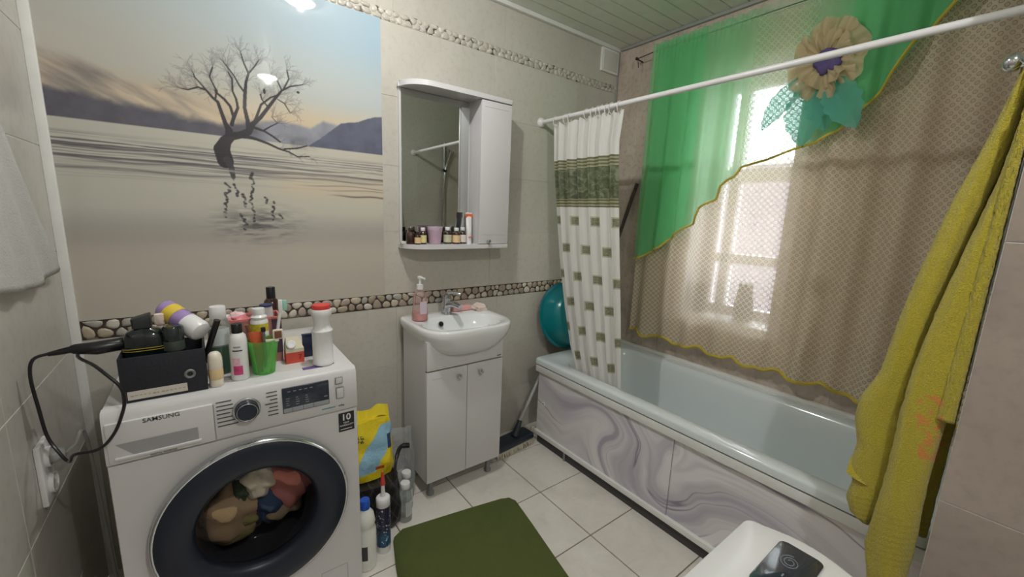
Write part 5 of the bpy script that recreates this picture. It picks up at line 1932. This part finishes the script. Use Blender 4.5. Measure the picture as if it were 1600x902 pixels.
t = thing('brown_bottle', 'dark brown bottle with black cap at the back of the washing machine', 'bottle', (-2.055, -0.235, TZ))
e = BM()
lathe(e, [(0.024, 0), (0.026, 0.004), (0.026, 0.150), (0.022, 0.165), (0.0135, 0.175)], -2.052, -0.235, TZ, 28)
obj('bottle_body', e, M_AMBER, t)
e = BM()
lathe(e, [(0.0145, 0.174), (0.0145, 0.212), (0.0135, 0.214), (0.001, 0.214)], -2.052, -0.235, TZ, 24)
obj('cap', e, M_BLACK, t)
t = thing('cream_carton', 'white cream tube with dark blue cap standing in the reddish box', 'tube', (-2.083, -0.375, TZ + 0.12))
e = BM()
L = []
for w, d, z in ((0.020, 0.003, 0.0), (0.0195, 0.008, 0.03), (0.018, 0.014, 0.06)):
    L.append([(-2.083 + w * math.cos(a), -0.375 + d * math.sin(a), TZ + 0.116 + z) for a in np.linspace(0, 2 * math.pi, 19)[:-1]])
loft(e, L)
obj('tube_body', e, M_WPLASTIC, t)
e = BM()
lathe(e, [(0.0185, 0), (0.0185, 0.006), (0.001, 0.007)], -2.083, -0.375, TZ + 0.176, 22)
obj('cap', e, pm('navy_cap', (34, 46, 92), 0.4), t)

t = thing('small_carton', 'small gable-top carton with red base and white screw cap', 'carton', (-2.02, -0.45, TZ))
e = BM()
x0, x1, y0, y1 = -2.046, -1.994, -0.470, -0.425
loft(e, [[(x0, y0, TZ), (x1, y0, TZ), (x1, y1, TZ), (x0, y1, TZ)], [(x0, y0, TZ + 0.036), (x1, y0, TZ + 0.036), (x1, y1, TZ + 0.036), (x0, y1, TZ + 0.036)]])
obj('red_base', e, pm('red_carton', (206, 78, 64), 0.5), t, flat=True)
e = BM()
ym = (y0 + y1) / 2
loft(e, [[(x0, y0, TZ + 0.036), (x1, y0, TZ + 0.036), (x1, y1, TZ + 0.036), (x0, y1, TZ + 0.036)], [(x0, y0, TZ + 0.048), (x1, y0, TZ + 0.048), (x1, y1, TZ + 0.048), (x0, y1, TZ + 0.048)],
         [(x0 + 0.004, ym - 0.004, TZ + 0.083), (x1 - 0.012, ym - 0.004, TZ + 0.083), (x1 - 0.012, ym + 0.004, TZ + 0.083), (x0 + 0.004, ym + 0.004, TZ + 0.083)]])
obj('gable_top', e, pm('cream_carton_card', (214, 206, 182), 0.5, var=0.1), t, flat=True)
e = BM()
lathe(e, [(0.0135, 0), (0.0135, 0.010), (0.011, 0.012), (0.001, 0.0105)], n=24, M=Matrix.Translation((-2.030, y0 + 0.006, TZ + 0.060)) @ Matrix.Rotation(math.radians(62), 4, 'X'))
obj('screw_cap', e, M_WPLASTIC, t)
text('7', 0.024, onY(-2.006, y0 - 0.0004, TZ + 0.018), pm('maroon_print', (130, 30, 34), 0.5), t, name='number_lettering')
e = BM()
bx(e, -1.990, -1.940, -0.43, -0.415, TZ, TZ + 0.072, 0.003)
bx(e, -1.991, -1.939, -0.4305, -0.4145, TZ + 0.072, TZ + 0.079, 0.002)
tag(obj('blue_pack', e, pm('navy_foil_pack', (44, 54, 88), 0.35, var=0.3, scale=60), at=(-1.965, -0.42, TZ)), 'dark blue foil pack between the carton and the white bottle', 'pack')
e = BM()
bx(e, -2.012, -1.955, -0.548, -0.508, WT - 0.0002, WT + 0.0006)
bx(e, -1.955, -1.918, -0.535, -0.495, WT - 0.0002, WT + 0.0005)
tag(obj('purple_leaflet', e, pm('purple_print', (112, 92, 150), 0.5, var=0.15), at=(-1.98, -0.53, WT)), 'purple paper strip under the white bottle on the machine', 'leaflet')
t = thing('powder_bottle', 'white ribbed cleanser bottle with red cap on the washing machine', 'bottle', (-1.948, -0.522, TZ))
wx, wy = -1.947, -0.520
e = BM()
lathe(e, [(0.028, 0), (0.0315, 0.004), (0.0315, 0.012), (0.0300, 0.014), (0.0302, 0.105), (0.0318, 0.108), (0.0318, 0.114), (0.026, 0.120), (0.0235, 0.135), (0.026, 0.155), (0.0300, 0.163), (0.0305, 0.180), (0.028, 0.184)], wx, wy, TZ, 36)
obj('bottle_body', e, M_WPLASTIC, t)
e = BM()
lathe(e, [(0.0275, 0.183), (0.0278, 0.192), (0.026, 0.197), (0.001, 0.198)], wx, wy, TZ, 36)
obj('cap', e, M_RED, t)

# ------------------------------------------------------------------ things on the floor by the washing machine
t = thing('bleach_bottle', 'white bottle with blue cap standing beside the washing machine', 'bottle', (-1.818, -0.5, 0))
e = BM()
lathe(e, [(0.034, 0), (0.038, 0.005), (0.038, 0.16), (0.033, 0.172), (0.033, 0.18), (0.036, 0.19), (0.030, 0.225), (0.017, 0.243), (0.015, 0.25)], -1.822, -0.495, 0, 32)
obj('bottle_body', e, pm('milky_plastic', (226, 228, 222), 0.3), t)
e = BM()
lathe(e, [(0.0175, 0.247), (0.0175, 0.280), (0.016, 0.283), (0.001, 0.283)], -1.822, -0.495, 0, 24)
obj('cap', e, M_BLUECAP, t)
obj('dark_label', arc_patch(0.0384, A_(230), A_(262), 0.05, 0.11, -1.822, -0.495), M_INK, t)
t = thing('sealant_cartridge', 'sealant cartridge with red tipped nozzle standing on the floor', 'cartridge', (-1.742, -0.465, 0))
sx2, sy2 = -1.742, -0.462
e = BM()
lathe(e, [(0.026, 0), (0.0265, 0.003), (0.0265, 0.215), (0.0268, 0.216), (0.0268, 0.236), (0.024, 0.240), (0.010, 0.244), (0.009, 0.252)], sx2, sy2, 0, 30)
obj('barrel', e, M_WPLASTIC, t)
m, nt, b = newmat('sealant_print')
zz = xyz(nt, position(nt))[2]
pr = ramp(nt, zz * 5.0, [(0.15, rgb(34, 74, 112)), (0.35, rgb(40, 92, 124)), (0.55, rgb(34, 40, 70)), (0.95, rgb(44, 40, 66))])
spk = noise(nt, position(nt), 95, 2)
nt.links.new(mixc(nt, V(nt, spk).gt(0.62), pr, rgb(206, 208, 210)), b.inputs['Base Color'])
b.inputs['Roughness'].default_value = 0.35
obj('printed_sleeve', arc_patch(0.0271, A_(150), A_(350), 0.03, 0.205, sx2, sy2, 24), m, t)
e = BM()
lathe(e, [(0.0085, 0.250), (0.0080, 0.262), (0.0060, 0.315)], sx2, sy2, 0, 16)
obj('nozzle', e, M_WPLASTIC, t)
e = BM()
lathe(e, [(0.0095, 0.293), (0.009, 0.30), (0.004, 0.348), (0.001, 0.35)], sx2, sy2, 0, 16)
obj('nozzle_cap', e, M_RED, t)
for (bxx, byy, lab) in ((-1.606, -0.352, 'small clear bottle with white cap in front, empty, on floor tiles'), (-1.572, -0.283, 'small clear bottle with white cap behind its twin, near vanity leg')):
    t = thing('clear_bottle', lab, 'bottle', (bxx, byy, 0), 'small clear bottles by the vanity')
    e = BM()
    lathe(e, [(0.026, 0), (0.029, 0.003), (0.029, 0.110), (0.026, 0.130), (0.018, 0.148), (0.0165, 0.160)], bxx, byy, 0, 26)
    obj('bottle_body', e, M_CLEAR, t)
    e = BM()
    lathe(e, [(0.0205, 0.157), (0.021, 0.159), (0.021, 0.178), (0.0195, 0.181), (0.001, 0.181)], bxx, byy, 0, 24)
    obj('cap', e, M_WPLASTIC, t)
    obj('label', arc_patch(0.0293, A_(250), A_(320), 0.03, 0.10, bxx, byy), pm('pale_bottle_label', (196, 200, 202), 0.5), t)


def bag_mesh(x0, x1, y0, y1, z0, z1, puff, seed, nu=30, nv=26, pinch=0.75):
    """a filled soft bag: rounded-rectangle rings that pinch to a flat top, with creases"""
    bm = BM()
    rr = random.Random(seed)
    ph = [rr.uniform(0, 6.28) for _ in range(8)]
    cx, cy = (x0 + x1) / 2, (y0 + y1) / 2
    L = []
    for j in range(nv + 1):
        v = j / nv
        fw = (0.93 + 0.07 * math.sin(v * math.pi)) * (1 - 0.06 * v * v)
        fd = (1 - pinch * v ** 2.2) * (0.85 + 0.15 * math.sin(min(1, v * 2) * math.pi))
        ring = []
        for i in range(nu * 2):
            a = 2 * math.pi * i / (nu * 2)
            c, s = math.cos(a), math.sin(a)
            px = (x1 - x0) / 2 * fw * math.copysign(abs(c) ** 0.55, c)
            py = (y1 - y0) / 2 * fd * math.copysign(abs(s) ** 0.7, s)
            w = puff * (math.sin(4 * a + 7 * v + ph[0]) * 0.5 + math.sin(9 * a - 11 * v + ph[1]) * 0.35 + math.sin(17 * v + 3 * a + ph[2]) * 0.4)
            ring.append((cx + px + w * c, cy + py + w * s, z0 + (z1 - z0) * v + 0.006 * math.sin(3 * a + ph[3]) * v))
        L.append(ring)
    return loft(bm, L)


m, nt, b = newmat('black_quilted_bag')
pp = xyz(nt, position(nt))
bump(nt, b, ((pp[0] + pp[2] * 0.6) * 95.0).frac().gt(0.85).max(((pp[0] - pp[2] * 0.6) * 95.0).frac().gt(0.85)), 0.6, 0.004)
nt.links.new(mixc(nt, ((pp[0] + pp[2] * 0.6) * 24.0).frac().gt(0.9).max(((pp[0] - pp[2] * 0.6) * 24.0).frac().gt(0.9)), rgb(30, 29, 33), rgb(62, 60, 66)), b.inputs['Base Color'])
b.inputs['Roughness'].default_value = 0.35
t = thing('black_bag', 'black plastic bag with geometric pattern behind the floor bottles', 'bag', (-1.71, -0.30, 0))
obj('bag_body', bag_mesh(-1.825, -1.615, -0.385, -0.21, 0.001, 0.212, 0.005, 4, pinch=0.12), m, t, sharp=60)
e = BM()
tube(e, smooth_pts([(-1.645, -0.33, 0.205), (-1.625, -0.30, 0.268), (-1.585, -0.25, 0.29), (-1.545, -0.25, 0.285)], 6), [0.006] * 7 + [0.009] * 7 + [0.012] * 5, 10)
obj('bag_handle', e, M_BLACK, t)
t = thing('detergent_bag', 'yellow and light blue detergent bag leaning beside the washing machine', 'bag', (-1.715, -0.25, 0.2))
m, nt, b = newmat('yellow_blue_print')
p3 = xyz(nt, coord(nt, 'Object'))
nz = V(nt, noise(nt, coord(nt, 'Object'), 9, 3))
w_ = p3[2] - p3[0] * 1.5 + nz * 0.10
blue = w_.gt(0.105) * w_.lt(0.25) * p3[2].gt(0.05) * p3[2].lt(0.245)
c1 = mixc(nt, blue, rgb(226, 204, 40), rgb(146, 190, 214))
dk_ = ((p3[0] - 0.065).abs().lt(0.010)) * ((p3[2] - 0.165).abs().lt(0.03))
c2 = mixc(nt, dk_, c1, rgb(36, 58, 110))
rd = ((p3[0] - 0.015).abs().lt(0.018)) * ((p3[2] - 0.065).abs().lt(0.007))
c3 = mixc(nt, rd, c2, rgb(190, 70, 50))
sl = ((p3[0] + 0.058).abs().lt(0.014)) * ((p3[2] - 0.205).abs().lt(0.016)) * V(nt, noise(nt, coord(nt, 'Object'), 140, 2)).gt(0.48)
nt.links.new(mixc(nt, sl, c3, rgb(90, 90, 60)), b.inputs['Base Color'])
b.inputs['Roughness'].default_value = 0.3
bump(nt, b, noise(nt, coord(nt, 'Object'), 30, 4, 0.6, 1.0), 0.5, 0.01)
bm_ = bag_mesh(-1.812, -1.628, -0.315, -0.185, 0.215, 0.470, 0.005, 9, pinch=0.55)
obj('bag_body', bm_, m, t, sharp=60)
e = BM()
grid(e, lambda u, v: (-1.80 + 0.165 * u, -0.252 + 0.004 * math.sin(u * 20) + 0.015 * v, 0.466 + 0.045 * v + 0.008 * math.sin(u * 9 + 1)), 24, 4)
grid(e, lambda u, v: (-1.80 + 0.165 * u, -0.249 + 0.004 * math.sin(u * 20) + 0.015 * v, 0.466 + 0.045 * v + 0.008 * math.sin(u * 9 + 1)), 24, 4)
obj('folded_top', e, pm('yellow_film', (226, 206, 48), 0.3), t)
t = thing('clear_bag', 'clear plastic bag slumped between detergent bag and vanity', 'bag', (-1.555, -0.2, 0.0))
obj('bag_body', bag_mesh(-1.615, -1.500, -0.245, -0.11, 0.002, 0.33, 0.009, 15, pinch=0.5), M_CLEARBAG, t, sharp=60)
e = BM()
tube(e, [(-1.545, -0.245, 0.285), (-1.51, -0.235, 0.275)], [0.012, 0.006], 8)

# ------------------------------------------------------------------ floor mat
m, nt, b = newmat('green_bath_mat_pile')
p_ = position(nt)
n1 = noise(nt, p_, 10, 3, 0.5)
n2 = noise(nt, p_, 420, 2, 0.6)
nt.links.new(mixc(nt, n2, mixc(nt, n1, rgb(72, 84, 36), rgb(84, 96, 44)), mixc(nt, n1, rgb(94, 106, 50), rgb(108, 118, 60))), b.inputs['Base Color'])
b.inputs['Roughness'].default_value = 1.0
bump(nt, b, n2, 0.9, 0.006)
MATP = [(-1.700, -0.452), (-1.690, -0.436), (-1.645, -0.413), (-1.50, -0.440), (-1.34, -0.468), (-1.185, -0.498), (-1.150, -0.510), (-1.135, -0.545), (-1.165, -0.70), (-1.205, -0.90), (-1.262, -1.20), (-1.285, -1.235), (-1.33, -1.25), (-1.60, -1.20), (-1.80, -1.165), (-1.835, -1.145), (-1.842, -1.10), (-1.79, -0.80), (-1.735, -0.57)]
e = BM()
prism(e, MATP, 0.0005, 0.013, 0.005)
o = obj('bath_mat', e, m, at=(-1.48, -0.83, 0), sharp=60)
tag(o, 'olive green rectangular bath mat on the cream floor tiles', 'bath mat')

# ------------------------------------------------------------------ floor brush by the bath corner
t = thing('floor_brush', 'dark blue floor brush with pale bristles and grey handle', 'brush', (-0.88, -0.17, 0))
BRM = Matrix.Translation((-0.885, -0.165, 0)) @ Matrix.Rotation(math.radians(6), 4, 'Z')
obj('head', bx(BM(), -0.15, 0.15, -0.05, 0.05, 0.032, 0.072, 0.014, 3, M=BRM), pm('navy_plastic', (34, 44, 58), 0.35), t)
e = BM()
rr = random.Random(9)
for k in range(60):
    for r_ in range(3):
        x = -0.14 + 0.28 * k / 59
        y = -0.042 + 0.035 * r_
        dx, dy = rr.uniform(-0.006, 0.006), -0.012 if r_ == 0 else rr.uniform(-0.004, 0.004)
        loft(e, [[(x - 0.0025, y - 0.002, 0.036), (x + 0.0025, y - 0.002, 0.036), (x, y + 0.003, 0.036)], [(x + dx - 0.0015, y + dy - 0.001, 0.002), (x + dx + 0.0015, y + dy - 0.001, 0.002), (x + dx, y + dy + 0.002, 0.002)]], M=BRM)
obj('bristles', e, pm('cream_bristles', (206, 200, 180), 0.9), t, flat=True, kind='stuff')
e = BM()
tube(e, [(-0.850, -0.160, 0.068), (-0.808, -0.150, 0.150)], [0.024, 0.013], 12)
obj('socket', e, pm('dark_socket', (40, 48, 58), 0.4), t)
e = BM()
tube(e, [(-0.812, -0.150, 0.145), (-0.655, -0.135, 0.385)], 0.0095, 12)
obj('handle', e, pm('grey_painted_handle', (168, 170, 172), 0.4), t)
e = BM()
ball(e, (-0.725, -0.168, 0.072), 0.016, 0.010, 0.026, 12, 8, lump=0.25, seed=5)
ball(e, (-0.735, -0.175, 0.045), 0.010, 0.008, 0.024, 10, 8, lump=0.25, seed=6)
obj('rail_end_cap', e, pm('beige_tape', (188, 178, 162), 0.8), bath)

# ------------------------------------------------------------------ socket, plug, towel on the left wall
sk = thing('wall_socket', 'white double wall socket with grey plug beside the washing machine', 'socket', (XL, -0.44, 0.665))
obj('plate', bx(BM(), XL, XL + 0.012, -0.480, -0.400, 0.585, 0.745, 0.004), M_WPLASTIC, sk)
for z in (0.630, 0.702):
    e = BM()
    lathe(e, [(0.026, 0), (0.026, 0.010), (0.022, 0.010), (0.020, 0.003), (0.001, 0.003)], n=24, M=Matrix.Translation((XL + 0.011, -0.44, z)) @ Matrix.Rotation(math.pi / 2, 4, 'Y'))
    obj('outlet', e, M_WPLASTIC, sk)
pl = thing('plug', 'grey appliance plug in the upper outlet of the wall socket', 'plug', (XL + 0.03, -0.44, 0.702))
e = BM()
lathe(e, [(0.018, 0.0), (0.019, 0.012), (0.015, 0.026), (0.009, 0.032)], n=20, M=Matrix.Translation((XL + 0.014, -0.44, 0.702)) @ Matrix.Rotation(math.pi / 2, 4, 'Y'))
obj('plug_body', e, pm('grey_plug', (168, 170, 170), 0.4), pl)
e = BM()
tube(e, smooth_pts([(XL + 0.044, -0.44, 0.702), (XL + 0.062, -0.43, 0.716), (XL + 0.072, -0.41, 0.74), (XL + 0.074, -0.38, 0.70), (XL + 0.072, -0.34, 0.55), (XL + 0.07, -0.30, 0.30), (XL + 0.075, -0.28, 0.03)], 6), 0.0045, 8)
obj('cable', e, pm('grey_cable', (150, 152, 152), 0.5), pl)

M_TOWELW = fabric('white_towel', (204, 203, 200), 0.1, bmp=0.5, bs=220)
wt = thing('white_towel', 'white towel hanging on the grey tiled side wall', 'towel', (XL, -0.50, 1.45))
e = BM()


def wt_f(u, v):
    top, bot = 1.62, 1.135
    ye = interp(top + (bot - top) * v, [(-0.46, 1.62), (-0.40, 1.50), (-0.345, 1.41), (-0.25, 1.28), (-0.14, 1.145), (-0.13, 1.13)])
    y = -0.78 + (ye + 0.78) * u
    z = top + (bot + 0.012 * math.sin(u * 7) - top) * v
    return (XL + 0.014 + 0.006 * math.sin(u * 26 + 2 * v) + 0.006 * v, y, z)


grid(e, wt_f, 50, 30)
wo = obj('cloth', e, M_TOWELW, wt, sharp=180)
sol = wo.modifiers.new('thick', 'SOLIDIFY')
sol.thickness = 0.005
e = BM()
tube(e, [(XL, -0.62, 1.63), (XL + 0.03, -0.62, 1.635), (XL + 0.034, -0.62, 1.655)], 0.006, 8)
tag(obj('towel_hook', e, M_CHROME, at=(XL, -0.62, 1.63)), 'chrome hook above the white towel', 'hook')

# ------------------------------------------------------------------ yellow towel by the partition
m, nt, b = newmat('yellow_terry')
pos = position(nt)
q_ = xyz(nt, pos)
n1 = noise(nt, pos, 9, 3)
n2 = noise(nt, pos, 260, 3, 0.7)
base = mixc(nt, n2, rgb(150, 136, 18), mixc(nt, n1, rgb(204, 188, 42), rgb(216, 200, 58)))
bars = ((q_[2] * 62.0 + q_[1] * 18.0).frac().gt(0.6)) * q_[2].gt(0.50) * q_[2].lt(0.64)
base = mixc(nt, bars * 0.35, base, rgb(150, 140, 30))
em = (((q_[1] + 1.772) / 0.026).pow(2.0) + ((q_[2] - 0.925) / 0.05).pow(2.0)).lt(1.0)
em2 = (((q_[1] + 1.785) / 0.018).pow(2.0) + ((q_[2] - 0.845) / 0.045).pow(2.0)).lt(1.0)
n3 = V(nt, noise(nt, pos, 42, 4, 0.7)).gt(0.50)
base = mixc(nt, em.max(em2) * n3 * 0.75, base, rgb(222, 130, 62))
nt.links.new(base, b.inputs['Base Color'])
b.inputs['Roughness'].default_value = 1.0
b.inputs['Sheen Weight'].default_value = 0.4
bump(nt, b, n2, 1.0, 0.006)
M_YTOWEL = m
AL = [(-1.78, 1.677), (-1.758, 1.559), (-1.726, 1.428), (-1.698, 1.269), (-1.678, 1.127), (-1.664, 0.984), (-1.636, 0.902), (-1.632, 0.842), (-1.648, 0.774), (-1.641, 0.703), (-1.654, 0.661), (-1.648, 0.606), (-1.662, 0.573), (-1.691, 0.559)]
AR = [(-1.798, 1.68), (-1.796, 1.624), (-1.791, 1.522), (-1.774, 1.4), (-1.754, 1.252), (-1.739, 1.108), (-1.732, 0.991), (-1.726, 0.903), (-1.728, 0.814), (-1.729, 0.723), (-1.725, 0.608), (-1.71, 0.559)]
BL = [(-1.802, 1.671), (-1.8, 1.592), (-1.788, 1.459), (-1.765, 1.314), (-1.742, 1.162), (-1.726, 1.015), (-1.721, 0.912), (-1.721, 0.809), (-1.719, 0.699), (-1.713, 0.603), (-1.709, 0.523), (-1.726, 0.439), (-1.734, 0.387)]
BR = [(-1.814, 1.671), (-1.814, 1.439), (-1.814, 1.334), (-1.814, 1.21), (-1.81, 1.091), (-1.804, 0.98), (-1.799, 0.881), (-1.796, 0.797), (-1.796, 0.71), (-1.799, 0.623), (-1.801, 0.552), (-1.799, 0.489), (-1.793, 0.387)]


def fold(bm, Lt, Rt, z1, z0, xc, dep, seed, nz=90, n=40, ripple=0.12):
    rr = random.Random(seed)
    ph = [rr.uniform(0, 6.28) for _ in range(6)]
    L = []
    for j in range(nz + 1):
        z = z1 + (z0 - z1) * j / nz
        a, c = interp(z, Lt), interp(z, Rt)
        hw = max(abs(a - c) / 2, 0.006)
        cy = (a + c) / 2
        ring = []
        for i in range(n):
            t = 2 * math.pi * i / n
            k = 1 + ripple * math.sin(3 * t + 2.2 * z + ph[0]) * math.sin(6 * z + ph[1]) + 0.05 * math.sin(7 * t + 11 * z + ph[2])
            d = dep * (0.6 + 0.4 * min(1, hw / 0.04))
            x = xc - d * math.sin(t) * k
            y = cy + hw * math.cos(t)
            y += rr.uniform(-0.0012, 0.0012)
            x += rr.uniform(-0.0015, 0.0015)
            ring.append((x, min(1, y) if y > PY + 0.003 else PY + 0.003, z + rr.uniform(-0.001, 0.001)))
        L.append(ring)
    return loft(bm, L)


yt = thing('yellow_towel', 'long mustard yellow bath towel hanging from the partition hook', 'towel', (-0.84, -1.78, 1.68))
e = BM()
fold(e, BL, BR, 1.70, 0.39, -0.866, 0.026, 1)
fold(e, AL, AR, 1.70, 0.56, -0.832, 0.024, 2)
fold(e, [(-1.79, 1.7), (-1.76, 1.4), (-1.735, 1.1), (-1.72, 0.7), (-1.72, 0.56)], [(-1.812, 1.7), (-1.812, 0.5)], 1.69, 0.58, -0.808, 0.016, 3)
fold(e, [(-1.80, 1.6), (-1.79, 1.2), (-1.785, 0.9)], [(-1.814, 1.6), (-1.814, 0.9)], 1.6, 0.92, -0.886, 0.012, 5)
obj('terry_cloth', e, M_YTOWEL, yt, sharp=180)
e = BM()
for z in np.linspace(0.545, 0.60, 5):
    pass
grid(e, lambda u, v: (-0.856 - 0.006 * math.sin(u * 3) + 0.02 * v, -1.642 - 0.05 * u, 0.686 + 0.045 * v * (1 - u) - 0.012 * u), 12, 6)
obj('turned_corner', e, M_YTOWEL, yt, sharp=180)
hk = thing('partition_hook', 'round chrome towel hook above the mustard yellow towel', 'hook', (-0.845, PY, 1.703))
e = BM()
tube(e, [(-0.845, PY, 1.698), (-0.845, PY + 0.05, 1.698)], 0.007, 10)
ball(e, (-0.845, PY + 0.052, 1.705), 0.019, 0.016, 0.019, 20, 14)
obj('knob', e, M_CHROME, hk)
e = BM()
lathe(e, [(0.022, 0), (0.022, 0.005), (0.01, 0.008)], n=22, M=Matrix.Translation((-0.845, PY, 1.698)) @ Matrix.Rotation(-math.pi / 2, 4, 'X'))
obj('rose', e, M_CHROME, hk)

# ------------------------------------------------------------------ white bin with dark inset lid
bn = thing('lidded_bin', 'white bin with rounded lid and dark glossy inset beside the bath', 'bin', (-1.38, -1.648, 0))
LZ = 0.60


def bin_outline(s=1.0, n=16):
    """straight sides, bowed end towards the bath"""
    y0, y1, xb, xe = -1.776, -1.520, -1.66, -1.160
    P = [(xb, y1), ]
    P = []
    r = 0.028
    for k in range(7):      # corner at the bath end, window side of the lid
        a = math.radians(90 - 62 * k / 6)
        P.append((xe - r * 0.3 + r * math.cos(a), y1 - r + r * math.sin(a)))
    for k in range(1, n):
        t = k / n
        y = (y1 - 0.024) + (y0 - y1 + 0.048) * t
        P.append((xe + 0.016 + 0.026 * math.sin(math.pi * t), y))
    for k in range(7):
        a = math.radians(-28 - 62 * k / 6)
        P.append((xe - r * 0.3 + r * math.cos(a), y0 + r + r * math.sin(a)))
    for k in range(7):
        a = math.radians(-90 - 90 * k / 6)
        P.append((xb + r + r * math.cos(a), y0 + r + r * math.sin(a)))
    for k in range(7):
        a = math.radians(180 - 90 * k / 6)
        P.append((xb + r + r * math.cos(a), y1 - r + r * math.sin(a)))
    cx, cy = -1.40, -1.648
    return [(cx + (x - cx) * s, cy + (y - cy) * s) for x, y in P]


e = BM()
loft(e, [Z(bin_outline(1.0), LZ - 0.045), Z(bin_outline(1.0), LZ - 0.010), Z(bin_outline(0.985), LZ - 0.003), Z(bin_outline(0.96), LZ), Z(bin_outline(0.5), LZ + 0.003)])
obj('lid', e, M_WPLASTIC, bn, sharp=50)
e = BM()
loft(e, [Z(bin_outline(0.86), 0.0), Z(bin_outline(0.88), 0.01), Z(bin_outline(0.97), LZ - 0.05)])
obj('bin_body', e, M_WPLASTIC, bn)
e = BM()
prism(e, rrect(-1.352, -1.166, -1.694, -1.606, 0.014, 5), LZ + 0.0015, LZ + 0.0055, 0.0015)
ins = obj('dark_inset', e, pm('dark_glossy_inset', (44, 52, 62), 0.12, var=0.1, scale=30, coat=0.5), bn)
m, nt, b = newmat('swirl_emblem')
b.inputs['Base Color'].default_value = rgb(128, 138, 146)
b.inputs['Roughness'].default_value = 0.3
e = BM()
tube(e, [(-1.228 + (0.024 - 0.0007 * k) * math.cos(k * 0.55) , -1.645 + (0.020 - 0.0006 * k) * math.sin(k * 0.55), LZ + 0.0056) for k in range(26)], 0.0009, 6)
obj('emblem', e, m, ins)
obj('mark', bx(BM(), -1.285, -1.275, -1.650, -1.647, LZ + 0.005, LZ + 0.006), m, ins)

# ------------------------------------------------------------------ vent cover
vt = thing('vent_cover', 'white square vent cover on the back wall under the ceiling', 'vent', (-0.095, 0, 2.33))
obj('frame', bx(BM(), -0.173, -0.016, -0.016, 0.0, 2.258, 2.394, 0.003), M_TRIM, vt)
obj('plate', bx(BM(), -0.160, -0.03, -0.019, -0.012, 2.272, 2.382, 0.002), pm('vent_plate', (206, 206, 200), 0.5), vt)
